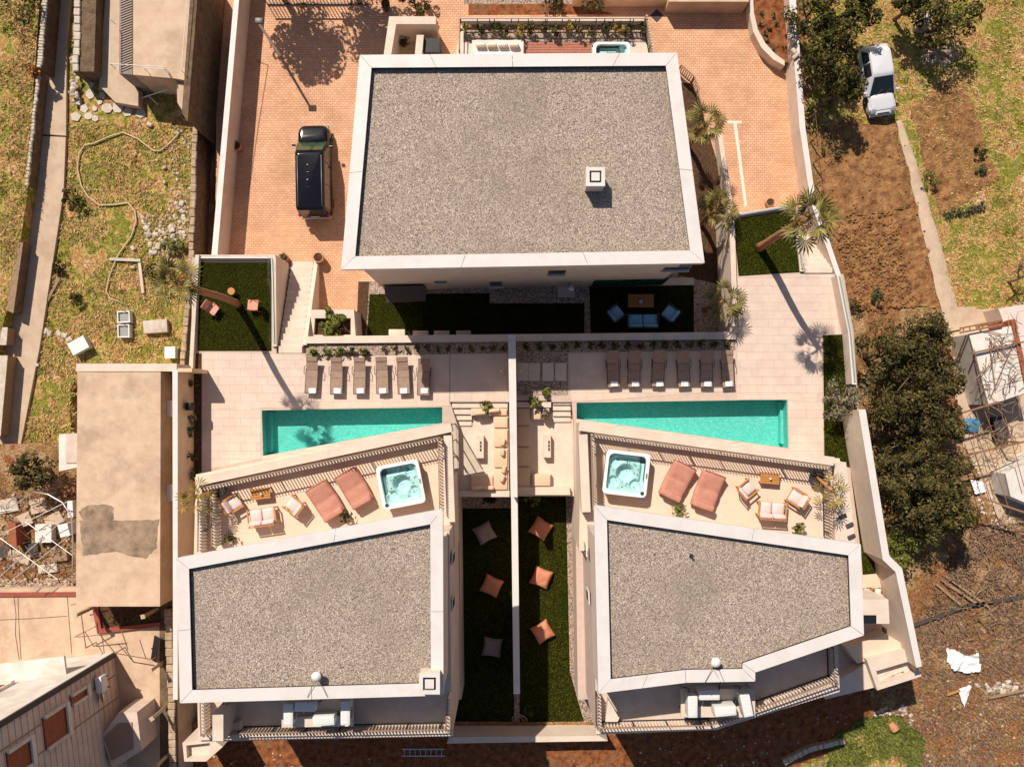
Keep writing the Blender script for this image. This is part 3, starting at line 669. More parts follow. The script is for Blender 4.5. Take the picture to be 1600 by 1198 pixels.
# court side windows: left villa wall runs north->south on its east side
for t, o, a, b, lst in ((vl, ol, P(711, 815, 4.1).xy, P(706, 1150, ZB).xy, None), (vr, orr, P(932, 1147, ZB).xy, P(909, 800, 4.1).xy, None)):
    a, b = Vector(a), Vector(b); L = (b-a).length; e = (Vector((0, 0)))
    if t == vl: a2, b2 = b, a
    else: a2, b2 = b, a
    for u, z0, z1 in ((.16, 4.4, 5.6), (.38, 4.4, 5.6)) if t == vl else ((.84, 4.4, 5.6), (.62, 4.4, 5.6)):
        f = on_wall(t, o, a2, b2, 0, 'window', 'coping', (1-u)*L - .3, (1-u)*L + .3, z0, z1, .06, .012)
        on_wall(f, o, a2, b2, 0, 'pane', 'window_glass', (1-u)*L - .22, (1-u)*L + .22, z0 + .08, z1 - .08, .04, .02)
# balcony rails
slat_rail('slatted railing along the south balcony of the left villa', [(316, 1096), (317, 1150), (700, 1143), (702, 1092)], ZB, .85)
slat_rail('inner slatted screen at the west end of the left balcony', [(352, 1096), (352, 1132)], ZB, .8)
parapet(vl, ol, [(309, 1156), (708, 1149)], ZB, .25, .16, 'stucco', side=1)
slat_rail('slatted railing along the angled south balcony of the right villa', [(937, 1088), (938, 1141), (1112, 1136), (1308, 1066), (1306, 1012)], ZB, .85)
parapet(vr, orr, [(931, 1146), (1117, 1140), (1312, 1074)], ZB, .25, .16, 'stucco', side=1)
# balcony side walls that catch the sun on the left balcony
M(ol).box((*P(362, 1112, ZB).xy, ZB + .9), (.5, 1.3, 1.8)).build('balcony_pier', 'stucco', vl)
M(ol).prism(PL([(341, 1131), (374, 1128), (376, 1140), (335, 1143)], ZB+.5), ZB, ZB+.5).build('balcony_bench', 'stucco', vl)
M(orr).prism(PL([(950, 1092), (968, 1120), (965, 1127), (946, 1127)], ZB+.4), ZB, ZB+.4).build('balcony_bench', 'stucco', vr)
# ------------------------------------------------------------------ vehicles
def rrect(x0, x1, w, r, z, n=5, dz=0.0, wf=1.0, wb=1.0):
    """rounded outline in plan: x along the length, half width w; corners of radius r; wf/wb scale the width at the front/back"""
    out = []
    for cx, cy, a0 in ((x1-r, w-r, 0), (x0+r, w-r, 90), (x0+r, -w+r, 180), (x1-r, -w+r, 270)):
        for k in range(n):
            a = math.radians(a0 + 90*k/(n-1)); x, y = cx + r*math.cos(a), cy + r*math.sin(a)
            u = (x-x0)/(x1-x0); y *= wb + (wf-wb)*u
            out.append(Vector((x, y, z + dz*u)))
    return out
def wheel(t, x, y, r, w):
    wh = M(); rot = Matrix.Rotation(math.pi/2, 4, 'X')
    a = M().lathe([(r*.62, -w/2), (r*.95, -w/2), (r, -w/3), (r, w/3), (r*.95, w/2), (r*.62, w/2)], (x, y, r), 20, rot).build('wheel', 'rubber', t, 'auto')
    M().lathe([(r*.05, -w/2-.005), (r*.6, -w/2+.02), (r*.62, w/2-.02), (r*.05, w/2+.005)], (x, y, r), 14, rot).build('rim', 'steel', a, 'auto')
def slab4(m, pts, th=.01):
    n = (Vector(pts[1])-Vector(pts[0])).cross(Vector(pts[2])-Vector(pts[0])).normalized()*th
    p = [Vector(q) for q in pts]; return m.add([q + n for q in p] + [q - n for q in p], [(0,1,2,3), (7,6,5,4), (0,4,5,1), (1,5,6,2), (2,6,7,3), (3,7,4,0)])
def car(name, label, loc, rz, L, W, H, hood, ws, paint, glass_front, van):
    """front along local +x"""
    t = thing(name, label, 'van' if van else 'car', loc, rz); f, b = L/2, -L/2; w = W/2; zb = H*.53
    cowl = f - hood; wt = cowl - ws                              # windscreen foot and head
    tw = .83 if van else .74
    rb = b + (.12 if van else .50)                               # rear roof end
    M().loft([rrect(b+.06, f-.10, w*.93, .28, .22), rrect(b, f-.03, w, .30, .42, wf=.95), rrect(b, f, w, .38, .62, wf=.93), rrect(b+.02, f-.06, w*.99, .42, zb*.86, wf=.90, dz=-.03),
              rrect(b+.03, f-.20, w*.96, .45, zb + .02, wf=.88, dz=-.09)]).build('body', paint, t, 'auto')
    hz = zb + .022
    hd = [rrect(cowl-.05, f-.22, w*.84, .16, hz, dz=-.06, wf=.92), rrect(cowl-.05, f-.34, w*.80, .2, hz + .05, dz=-.08, wf=.9), rrect(cowl-.05, f-.6, w*.70, .2, hz + .075, dz=-.07, wf=.9)]
    M().loft(hd).build('bonnet', paint, t, 'auto')
    M().loft([rrect(b+.04, cowl, w*.95, .16, zb), rrect(b+.08, cowl-.25*ws, w*.92, .16, zb + .25*(H-zb)), rrect(rb - .02, wt+.10, w*tw, .16, H-.10), rrect(rb+.05, wt, w*(tw-.03), .16, H-.03), rrect(rb+.16, wt-.14, w*(tw-.13), .14, H)]).build('cabin', paint, t, 'auto')
    e = .014
    slab4(M(), [(cowl-.02, -w*.86, zb+.04), (cowl-.02, w*.86, zb+.04), (wt+.11, w*(tw-.09), H-.08), (wt+.11, -w*(tw-.09), H-.08)]).build('windscreen', glass_front, t)
    M().tube([(cowl+.02, -w*.5, zb+.075), (cowl-.28, w*.05, zb+.30*(H-zb)+.01)], .012, 5).build('wiper', 'black', t)
    M().tube([(cowl+.02, w*.1, zb+.075), (cowl-.26, w*.6, zb+.28*(H-zb)+.01)], .012, 5).build('wiper', 'black', t)
    slab4(M(), [(b+.045, w*.82, zb+.08), (b+.045, -w*.82, zb+.08), (rb-.0, -w*.70, H-.12), (rb-.0, w*.70, H-.12)]).build('rear_window', 'car_glass', t)
    xs = [b+.25, b+.25+(cowl-b-.5)*.36, b+.25+(cowl-b-.5)*.70] + [cowl-.30]
    for s in (-1, 1):
        for k in range(3):
            x0, x1 = xs[k]+.04, xs[k+1]-.04; x1t = min(x1, wt - .02) if k == 2 else x1; x0t = max(x0, rb+.16)
            if x1t <= x0t: continue
            slab4(M(), [(x0, s*w*.957, zb+.07), (x1, s*w*.957, zb+.07), (x1t, s*w*(tw+.012), H-.13), (x0t, s*w*(tw+.012), H-.13)]).build('side_window', 'car_glass', t)
        m_ = M().rbox((cowl-.22, s*(w+.10), zb+.09), (.13, .22, .15), .05).build('wing_mirror', paint, t, 'auto')
        M().box((cowl-.30, s*(w+.10), zb+.09), (.012, .17, .11)).build('mirror_glass', 'steel', m_)
        M().rbox((f-.20, s*w*.70, .64), (.30, .34, .16), .06, ry=.25).build('headlight', 'steel', t, 'auto')
        M().rbox((b+.02, s*w*.86, .95 if van else .75), (.08, .16, .42 if van else .2), .03).build('tail_light', 'tail_red', t, 'auto')
        for k in (1, 2): M().box((xs[k], s*(w*.985+.004), zb*.72), (.012, .012, zb*.5)).build('door_seam', 'black', t)
        for k in (0, 1): M().rbox((xs[k+1]-.18 if k else xs[2]+.2, s*(w+.012), zb*.9), (.2, .03, .03), .01).build('door_handle', paint if van else 'black', t)
        wheel(t, f-.88, s*(w-.13), .33, .22); wheel(t, b+.86, s*(w-.13), .33, .22)
    M().rbox((f-.02, 0, .40), (.14, W*.86, .16), .05).build('front_bumper', 'black' if van else 'car_paint', t, 'auto')
    M().rbox((b+.01, 0, .42), (.16, W*.90, .18), .05).build('rear_bumper', 'steel' if van else 'car_paint', t, 'auto')
    M().box((f-.035, 0, .62), (.03, W*.42, .14)).build('grille', 'black', t)
    M().box((b-.012, 0, .72), (.02, .5, .12)).build('number_plate', 'white_plastic', t)
    if van:
        for k in range(4): M().rbox((-.75 + k*.42 - .5, 0, H+.004), (.03, W*.42, .02), .008).build('roof_rib', paint, t, 'auto')
        for s in (-1, 1): M().tube([(rb+.2, s*w*.70, H-.005), (wt-.2, s*w*.70, H-.005)], .018, 6).build('roof_rail', 'grey_metal', t, True)
    return t
c = (P(492, 195, -1.9) + P(491, 340, -2.1))/2
car('van', 'black people-carrier van parked on the brick driveway', (c.x, c.y, ZD), math.radians(91), 5.3, 1.95, 1.92, 1.05, .85, 'van_paint', 'reflection_glass', True)
a, b = P(1366, 76, -1.8), P(1381, 170, -1.8); d = b - a; g = terrain(*((a+b)/2).xy)
car('hatchback_car', 'white hatchback car parked on dry grass under the dark trees', ((a.x+b.x)/2, (a.y+b.y)/2, g + .02), math.atan2(d.y, d.x), 4.0, 1.68, 1.42, 1.02, 1.0, 'car_paint', 'car_glass', False)

# ------------------------------------------------------------------ sun loungers and towels
def make_lounger():
    t = thing('sun_lounger', 'x', 'sun lounger', (0, 0, 0)); w, L, h = .66, 2.0, .32
    m = M()
    for s in (-1, 1): m.bar((s*w/2, -L/2, h), (s*w/2, L/2-.62, h), .045, .05)
    m.bar((-w/2, -L/2, h), (w/2, -L/2, h), .045, .05).bar((-w/2, L/2-.62, h), (w/2, L/2-.62, h), .04, .05)
    m.build('frame', 'dark_metal', t)
    for s in (-1, 1):
        for y in (-L/2+.25, L/2-.55): M().bar((s*w/2, y, 0), (s*w/2, y, h-.02), .04).build('leg', 'dark_metal', t)
        M().tube([(s*(w/2+.05), .05, h), (s*(w/2+.07), .12, h+.18), (s*(w/2+.07), .42, h+.2), (s*(w/2+.05), .55, h)], .018, 5).build('armrest', 'dark_metal', t)
    M().box((0, -.33, h+.035), (w-.03, 1.32, .02)).build('seat_sling', 'sling', t)
    M().box((0, L/2-.32, h+.16), (w-.03, .72, .022), rx=.32).build('back_sling', 'sling', t)
    M().box((0, L/2-.10, h+.262), (w-.10, .24, .05), rx=.32).build('head_pad', 'sling', t)
    M().box((0, .30, h+.045), (w-.05, .012, .012)).build('seam', 'dark_metal', t); M().box((0, -.1, h+.045), (w-.05, .012, .012)).build('seam', 'dark_metal', t)
    return t
proto = make_lounger(); TR = tree_of(proto); first = True
ORD = ['first', 'second', 'third', 'fourth', 'fifth', 'sixth']
for side, xs, yc in (('left', (487, 526, 562, 597, 630, 662), 588), ('right', (958, 991, 1029, 1068, 1104, 1137), 577)):
    for k, x in enumerate(xs):
        o = proto if first else copy_tree(TR); first = False
        c = P(x, yc + R.uniform(-1.5, 1.5), .4); o.location = (c.x, c.y, .016); o.rotation_euler = (0, 0, R.uniform(-.06, .06))
        ref = 'counting from the stairs' if side == 'left' else 'counting from the stepping stones'
        tag(o, '%s brown sun lounger %s in the row beside the %s pool' % (ORD[k], ref, side), 'sun lounger', 'sun loungers beside the %s pool' % side)
        q = P(x + (1 if side == 'left' else 2), yc + 22.5, .4)
        solo(M().rbox((q.x, q.y, .398), (.40, .30, .07), .025, rz=R.uniform(-.08, .08)), 'folded_towel', 'white_cloth',
             'folded white towel on the %s lounger %s beside the %s pool' % (ORD[k], ref, side), 'towel', 'folded towels on the loungers', 'auto')
# ------------------------------------------------------------------ garden seats, tables
def seat(name, label, c, rz, n, frame, fabric, w=.72, cat='armchair', group=None, d=.74, wood_arm=True):
    """low lounge seat facing local +y; n cushions wide"""
    t = thing(name, label, cat, c, rz, group); W = n*w; aw = .07 if wood_arm else .05
    for s in (-1, 1):
        for y in (-d/2+.05, d/2-.05): M().bar((s*(W/2+aw/2), y, 0), (s*(W/2+aw/2), y, .52), .055).build('leg', frame, t)
        M().rbox((s*(W/2+aw/2), 0, .545), (aw+.02, d+.06, .045), .015).build('armrest', frame, t)
    m = M(); m.bar((-W/2, d/2-.06, .24), (W/2, d/2-.06, .24), .05, .07).bar((-W/2, -d/2+.06, .24), (W/2, -d/2+.06, .24), .05, .07)
    for k in range(5): m.bar((-W/2 + W*(k+.5)/5, -d/2+.06, .26), (-W/2 + W*(k+.5)/5, d/2-.06, .26), .05, .02)
    m.build('seat_frame', frame, t)
    m = M(); m.bar((-W/2, -d/2-.14, .78), (W/2, -d/2-.14, .78), .05, .06)
    for s in (-1, 1): m.bar((s*W/2*.98, -d/2+.04, .30), (s*W/2*.98, -d/2-.14, .78), .05)
    m.build('back_frame', frame, t)
    for k in range(n):
        x = -W/2 + w*(k+.5)
        M().rbox((x, .03, .37), (w-.015, d-.12, .17), .05, puff=.03).build('seat_cushion', fabric, t, True)
        M().rbox((x, -d/2+.04, .60), (w-.02, .16, .44), .06, rx=.28).build('back_cushion', fabric, t, 'auto')
    return t
def table(name, label, c, rz, w, d, h, matn, planks=6, item=None):
    t = thing(name, label, 'table', c, rz)
    for k in range(planks): M().rbox((0, -d/2 + d*(k+.5)/planks, h-.02), (w, d/planks-.012, .04), .006, 1).build('plank', matn, t)
    for x in (-1, 1):
        for y in (-1, 1): M().bar((x*(w/2-.06), y*(d/2-.06), 0), (x*(w/2-.06), y*(d/2-.06), h-.04), .06).build('leg', matn, t)
    M().box((0, 0, h-.075), (w-.1, d-.1, .06)).build('apron', matn, t)
    return t
def pl(px, py, z): v = P(px, py, z); return (v.x, v.y, z)
def at(px, py, zv, z): v = P(px, py, zv); return (v.x, v.y, z)
zg = ZD + .03
seat('armchair', 'blue cushioned armchair left of the wooden garden table in deep shade', at(963, 489, zg+.4, zg), math.radians(-52), 1, 'dark_metal', 'blue_fabric', .78)
seat('armchair', 'blue cushioned armchair right of the wooden garden table in deep shade', at(1046, 489, zg+.4, zg), math.radians(52), 1, 'dark_metal', 'blue_fabric', .78)
seat('garden_sofa', 'two-seat blue sofa facing the wooden garden table in deep shade', at(1004, 500, zg+.4, zg), 0, 2, 'dark_metal', 'blue_fabric', .86, 'sofa')
table('garden_table', 'slatted brown wooden garden table between the blue seats', at(1001.5, 470, zg+.4, zg), 0, 1.5, .78, .42, 'wood', 6)
c = at(1001, 471, zg+.5, zg+.421); solo(M().lathe([(.05, 0), (.10, .05), (.12, .12), (.07, .20), (.08, .22)], c, 14), 'vase', 'pot_white', 'small white vase standing on the brown garden table', 'vase', smooth=True)
# four white cubes
for k, (px, wd) in enumerate(((620, .95), (657, .9), (690, .9), (724, .85))):
    c = at(px, 522 if k else 520, zg+.45, zg)
    solo(M().rbox((c[0], c[1], zg+.24), (wd, .42, .46), .03), 'bench_block', 'stucco', ['white block seat at the sunlit end of the dark lawn', 'second white block seat along the dark lawn', 'third white block seat along the dark lawn', 'white block seat nearest the dividing wall on the dark lawn'][k], 'seat', 'white block seats along the retaining wall', 'auto')
# outdoor shower
c = at(885, 456, ZD+.1, ZD+.01); t = thing('outdoor_shower', 'outdoor shower with round head over a pale stone tray', 'shower', c)
M().box((0, 0, .03), (1.0, .62, .06)).build('tray', 'cream_tile', t); M().tube([(0.15, .25, .05), (.15, .25, 2.0), (.15, .1, 2.15), (.15, -.1, 2.15)], .025, 8).build('pipe', 'steel', t, True)
M().lathe([(.02, 0), (.16, -.02), (.16, -.05), (.02, -.05)], (.15, -.1, 2.14), 18).build('shower_head', 'steel', t, True)
M().tube([(-.62 + .1*k, .22 - .22*math.sin(math.pi*k/14)*0 + .0, 2.25 + .25*math.sin(math.pi*k/14)) for k in range(15)], .015, 5).build('canopy_hoop', 'rail_brown', t)
# pink folding chairs + stool on left lawn, lights
def folding(label, c, rz):
    t = thing('lawn_chair', label, 'chair', c, rz, 'pink chairs on the fenced lawn')
    m = M()
    for s in (-1, 1): m.bar((s*.28, -.3, 0), (s*.28, .32, .62), .03).bar((s*.28, .32, 0), (s*.28, -.34, .80), .03)
    m.build('frame', 'wood', t)
    M().box((0, .05, .38), (.54, .52, .02), rx=.08).build('seat_sling', 'pink_sling', t); M().box((0, -.31, .62), (.54, .03, .48), rx=.35).build('back_sling', 'pink_sling', t)
mat('pink_sling', (.70, .33, .25), .9, (.64, .29, .22), 4)
folding('pink sling chair tilted beside the palm on the fenced lawn', at(332, 482, .4, .03), math.radians(-125)); folding('pink sling chair near the glass on the fenced lawn', at(396, 477, .4, .03), math.radians(85))
c = at(361.5, 455, .4, .03); t = thing('side_table', 'round yellow wooden side table on the fenced lawn', 'table', c)
M().lathe([(.2, .38), (.2, .42)], n=20).build('table_top', 'teak', t)
for k in range(3): M().bar((.12*math.cos(k*2.1), .12*math.sin(k*2.1), .38), (.17*math.cos(k*2.1), .17*math.sin(k*2.1), 0), .025).build('leg', 'teak', t)
for px, lb in ((784, 'small brass bollard light just left of the dividing wall'), (813.5, 'small brass bollard light on the first stepping stone')):
    c = at(px, 579, .45, .05); t = thing('bollard_light', lb, 'light', c, group='bollard lights by the dividing wall')
    M().lathe([(.035, 0), (.03, .05), (.03, .5), (.035, .52)], n=10).build('post', 'lamp_amber', t, 'auto'); M().lathe([(.02, .52), (.085, .50), (.085, .55), (.03, .60)], n=14).build('lamp_head', 'lamp_amber', t, 'auto')
# ------------------------------------------------------------------ terraces
def hot_tub(label, c, rz, w, d, h, flip=1):
    t = thing('hot_tub', label, 'hot tub', c, rz); n = 6
    out = lambda s, z: rrect(-w/2*s, w/2*s, d/2*s, .22, z, n)
    M().loft([out(.95, 0), out(.97, h-.14)], caps=False).build('skirt', 'tub_skirt', t, 'auto')
    r = [out(.98, h-.13), out(1.0, h-.06), out(.99, h-.01), out(.96, h), rrect(-w/2*.86, w/2*.86, d/2*.86, .26, h, n), rrect(-w/2*.84, w/2*.84, d/2*.84, .26, h-.05, n), rrect(-w/2*.83, w/2*.83, d/2*.83, .26, h-.2, n)]
    M().loft(r, caps=False).build('rim', 'acrylic', t, 'auto')
    g = 44; m = M(); ww, dd = w*.83, d*.83; ix = {}
    sm = lambda a, b, v: min(1, max(0, (v-a)/(b-a)))**2*(3-2*min(1, max(0, (v-a)/(b-a))))
    for j in range(g+1):
        for i in range(g+1):
            x, y = -ww/2 + ww*i/g, -dd/2 + dd*j/g; X, Y = x*flip/ww*2, y/dd*2
            z = h - .30
            z -= .42*(1 - sm(.40, .52, math.hypot(X-.02, Y-.0)))                                   # foot well
            z -= .16*(1 - sm(.22, .32, math.hypot(X-.62, Y-.55))) + .16*(1 - sm(.22, .32, math.hypot(X-.62, Y+.50))) + .18*(1 - sm(.24, .34, math.hypot(X+.58, Y+.58)))
            z -= .30*sm(.58, .72, Y)*(1 - sm(.45, .6, X)) + .26*(1 - sm(-.84, -.72, X))*sm(-.5, -.3, Y)
            z += .10*sm(.86, .98, max(abs(X), abs(Y)))
            m.v.append(Vector((x, y, z)))
    for j in range(g):
        for i in range(g): k = j*(g+1)+i; m.f.append((k, k+1, k+g+2, k+g+1))
    sh = m.build('seat_shell', 'tub_seat', t, True)
    for k in range(26):
        a = R.uniform(0, 6.28); q = R.uniform(.42, .92); x, y = ww/2*q*math.cos(a)*1.02, dd/2*q*math.sin(a)*1.02
        M().lathe([(.022, 0), (.03, .02), (.008, .025)], (x, y, h-.27), 8).build('jet', 'grey_metal' if k % 3 else 'black', t)
    M().lathe([(.10, 0), (.10, .012), (.05, .02)], (-w*.40*flip, -d*.40, h-.004), 16).build('filter_lid', 'pot_dark', t); M().rbox((w*.455, .0, h+.004), (.09, .26, .02), .008).build('control_panel', 'grey_metal', t)
    M().sheet([v.xy for v in rrect(-w/2*.835, w/2*.835, d/2*.835, .25, 0, n)], h-.11).build('water', 'tub_water', t)
    return t
hot_tub('white square hot tub on the left villa terrace', at(626, 757, ZT+.9, ZT), math.radians(11), 2.2, 2.25, .88, 1)
hot_tub('white square hot tub on the right villa terrace', at(979, 740, ZT+.9, ZT), math.radians(-6.5), 2.25, 2.25, .88, -1)
def daybed(label, c, rz, roll):
    t = thing('daybed', label, 'daybed', c, rz, 'orange daybeds on the terraces'); w, L = 1.25, 1.95
    M().rbox((0, 0, .14), (w*.94, L*.92, .2), .06).build('base', 'daybed_fabric', t, 'auto')
    gx, gy = 14, 20; m = M(); top = []
    for j in range(gy+1):
        for i in range(gx+1):
            u, v = 2*i/gx-1, 2*j/gy-1
            z = .34 + .26*max(0, v-.05)**1.3 + .13*(max(0, 1-u**6)*max(0, 1-v**6))**.5 - .05*math.exp(-((v-.05)/.07)**2) - .025*math.exp(-((v+.5)/.06)**2) + .012*NZ.noise(Vector((u*3+c[0], v*4, 2)))
            m.v.append(Vector((u*w/2*(1+.03*math.cos(v*3)), v*L/2*(1+.02*math.cos(u*3)), z)))
    for j in range(gy):
        for i in range(gx): k = j*(gx+1)+i; m.f.append((k, k+1, k+gx+2, k+gx+1))
    n0 = len(m.v); per = [i for i in range(gx+1)] + [j*(gx+1)+gx for j in range(1, gy+1)] + [gy*(gx+1)+i for i in range(gx-1, -1, -1)] + [j*(gx+1) for j in range(gy-1, 0, -1)]
    for i in per: p = m.v[i]; m.v.append(Vector((p.x*.985, p.y*.985, .2)))
    for k in range(len(per)): a, b = per[k], per[(k+1) % len(per)]; m.f.append((b, a, n0+k, n0+(k+1) % len(per)))
    m.build('mattress', 'daybed_fabric', t, True)
    M().rbox((0, -L/2+.18, .585), (w*.9, .34, .24), .10, 3).build('bolster', 'daybed_fabric', t, 'auto')
    M().tube([(-w/2*.9, L/2*.97, .66), (0, L/2*1.0, .70), (w/2*.9, L/2*.97, .66)], .02, 6).build('piping', 'daybed_fabric', t)
daybed('orange padded daybed nearer the chairs on the left terrace', at(508, 783, ZT+.5, ZT), math.radians(32), 1)
daybed('orange padded daybed nearer the hot tub on the left terrace', at(553, 763, ZT+.5, ZT), math.radians(30), 1)
daybed('orange padded daybed nearer the hot tub on the right terrace', at(1059, 752, ZT+.5, ZT), math.radians(-27), 1)
daybed('orange padded daybed nearer the chairs on the right terrace', at(1107, 767, ZT+.5, ZT), math.radians(-20), 1)
def tset(z, tbl, a1, a2, sofa, side):
    table('coffee_table', 'small orange teak table on the %s terrace' % side, at(*tbl[:2], z+.4, z), math.radians(tbl[2]), .98, .58, .42, 'teak', 5)
    c = at(tbl[0]+1, tbl[1]+1, z+.5, z+.421); solo(M().lathe([(.05, 0), (.07, .06), (.05, .12), (.055, .14)], c, 12), 'vase', 'pot_white', 'tiny white pot on the teak table of the %s terrace' % side, 'vase', smooth=True)
    seat('armchair', 'teak armchair with pale cushions at the outer end of the %s terrace' % side, at(*a1[:2], z+.4, z), math.radians(a1[2]), 1, 'teak', 'pink_fabric', .68)
    seat('armchair', 'teak armchair with pale cushions beside the daybeds on the %s terrace' % side, at(*a2[:2], z+.4, z), math.radians(a2[2]), 1, 'teak', 'pink_fabric', .68)
    seat('terrace_sofa', 'teak sofa with pale cushions on the %s terrace' % side, at(*sofa[:2], z+.4, z), math.radians(sofa[2]), 2, 'teak', 'pink_fabric', .66, 'sofa')
tset(ZT, (407, 771, 7), (366, 786, -58), (459, 789, 52), (410, 805, 8), 'left')
tset(ZT, (1203, 747, -5), (1244, 777, 58), (1168, 763, -50), (1206, 795, -4), 'right')
# ------------------------------------------------------------------ sunken lounges
def lounge(side, sx):
    """sx=+1: the lounge right of the dividing wall"""
    t = thing('sunken_lounge', 'pale sunken lounge with orange bench cushions %s of the dividing wall' % side, 'lounge', (0, 0, ZL)); o = t.location
    z = ZL + .03
    if sx < 0:
        M(o).prism(PL([(708, 655), (794, 655), (796, 775), (713, 775)], z), ZL + .001, z).build('floor', 'step_stone', t)
        for k, (y, x1) in enumerate(((634, 793), (644, 737), (653, 737), (662, 737))):
            zz = -.12*(k+1); M(o).prism(PL([(706, y-7), (x1, y-7), (x1, y+3), (706, y+3)], zz), ZL, zz).build('step', 'step_stone', t)
        bz = ZL + .42
        M(o).prism(PL([(771, 650), (794, 650), (795, 766), (771, 766)], bz), z, bz).build('bench', 'stucco', t)
        M(o).prism(PL([(736, 637), (793, 637), (793, 649.5), (736, 649.5)], bz), z, bz).build('bench', 'stucco', t)
        M(o).prism(PL([(735, 742), (770.5, 742), (770.5, 766), (735, 766)], bz), z, bz).build('bench', 'stucco', t)
        M(o).prism(PL([(708, 746), (734.5, 746), (734.5, 775), (708, 775)], z+.2), z, z+.2).build('step', 'step_stone', t)
        M(o).prism(PL([(712, 766.5), (796, 766.5), (796, 776), (708, 776)], bz+.06), z, bz+.06).build('rim_wall', 'stucco', t)
        for y0, y1 in ((651, 668), (670, 698), (700, 730), (732, 765)): cushion(t, o, [(772, y0), (793, y0), (793, y1), (772, y1)], bz, 'cushion_orange')
        for x0, x1 in ((737, 761), (763, 792)): cushion(t, o, [(x0, 638.5), (x1, 638.5), (x1, 649), (x0, 649)], bz, 'cushion_orange')
        cushion(t, o, [(736, 743.5), (770, 743.5), (770, 765), (736, 765)], bz, 'cushion_orange')
        pil = [(750, 645, .1, 'lying on the head bench beside the steps'), (772, 641, .1, 'lying on the head bench beside the dividing wall'), (786, 690, 1.3, 'uppermost against the dividing wall'), (785, 706, 1.5, 'second against the dividing wall'), (787, 733, 1.4, 'third against the dividing wall'), (785, 747, 1.2, 'fourth against the dividing wall'), (746, 762, .1, 'lying on the foot bench nearer the villa'), (763, 762, .0, 'lying on the foot bench nearer the wall')]
        for x, y, r, lb in pil:
            c = P(x, y, bz+.25); solo(M().rbox((c.x, c.y, bz+.24), (.62 if r < 1 else .42, .17, .30), .06, 3, rz=r, rx=.35), 'pillow', 'cushion_orange', 'tan pillow ' + lb + ' in the left lounge', 'pillow', 'pillows in the left lounge', 'auto')
        fx, fy = 750, 698
    else:
        M(o).prism(PL([(806.5, 640), (893, 640), (897, 775), (808, 775)], z), ZL + .001, z).build('floor', 'step_stone', t)
        for k, y in enumerate((630, 639, 648, 657)):
            zz = -.12*(k+1); M(o).prism(PL([(864, y-7), (891, y-7), (892, y+2), (864, y+2)], zz), ZL, zz).build('step', 'step_stone', t)
        bz = ZL + .42
        M(o).prism(PL([(807, 637), (829, 637), (830, 760), (808.5, 760)], bz), z, bz).build('bench', 'stucco', t)
        M(o).prism(PL([(829.5, 637), (846, 637), (846, 656), (829.5, 656)], bz), z, bz).build('bench', 'stucco', t)
        M(o).prism(PL([(830.5, 740), (861, 740), (861, 760), (830.5, 760)], bz), z, bz).build('bench', 'stucco', t)
        M(o).prism(PL([(807, 626), (861, 626), (861, 636.5), (807, 636.5)], 0), z, 0).build('rim_wall', 'stucco', t)
        M(o).prism(PL([(809, 760.5), (890, 760.5), (891, 773), (809, 773)], bz+.06), z, bz+.06).build('rim_wall', 'stucco', t)
        M(o).prism(PL([(848, 638), (858, 638), (858, 655), (848, 655)], bz+.15), z, bz+.15).build('planter', 'stucco', t)
        for y0, y1 in ((638, 664), (666, 697), (699, 728), (730, 758)): cushion(t, o, [(808, y0), (828, y0), (828, y1), (808, y1)], bz, 'cushion_orange')
        cushion(t, o, [(830, 638.5), (845, 638.5), (845, 655), (830, 655)], bz, 'cushion_orange'); cushion(t, o, [(831, 741), (860, 741), (860, 759), (831, 759)], bz, 'cushion_orange')
        fx, fy = 855, 697
    c = P(fx, fy, z+.5); ft = thing('fire_table', 'long white fire table with black burner in the %s lounge' % side, 'fire table', (c.x, c.y, z))
    M().rbox((0, 0, .25), (.42, 1.28, .5), .015, 1).build('block', 'stucco', ft); M().box((.04 if sx < 0 else .1, .03, .506), (.09, .55, .02)).build('burner_tray', 'black', ft)
    for k in range(5): M().lathe([(.02, 0), (.035, .02), (.01, .04)], ((.04 if sx < 0 else .1), -.17+.1*k, .515), 7).build('burner_stone', 'pot_white' if k % 2 else 'slate', ft)
def cushion(t, o, px, z, matn):
    q = PL(px, z+.1); xs = [p.x for p in q]; ys = [p.y for p in q]
    M(o).rbox(((min(xs)+max(xs))/2, (min(ys)+max(ys))/2, z+.062), (max(xs)-min(xs)-.01, max(ys)-min(ys)-.01, .12), .03).build('bench_cushion', matn, t, 'auto')
lounge('left', -1); lounge('right', 1)
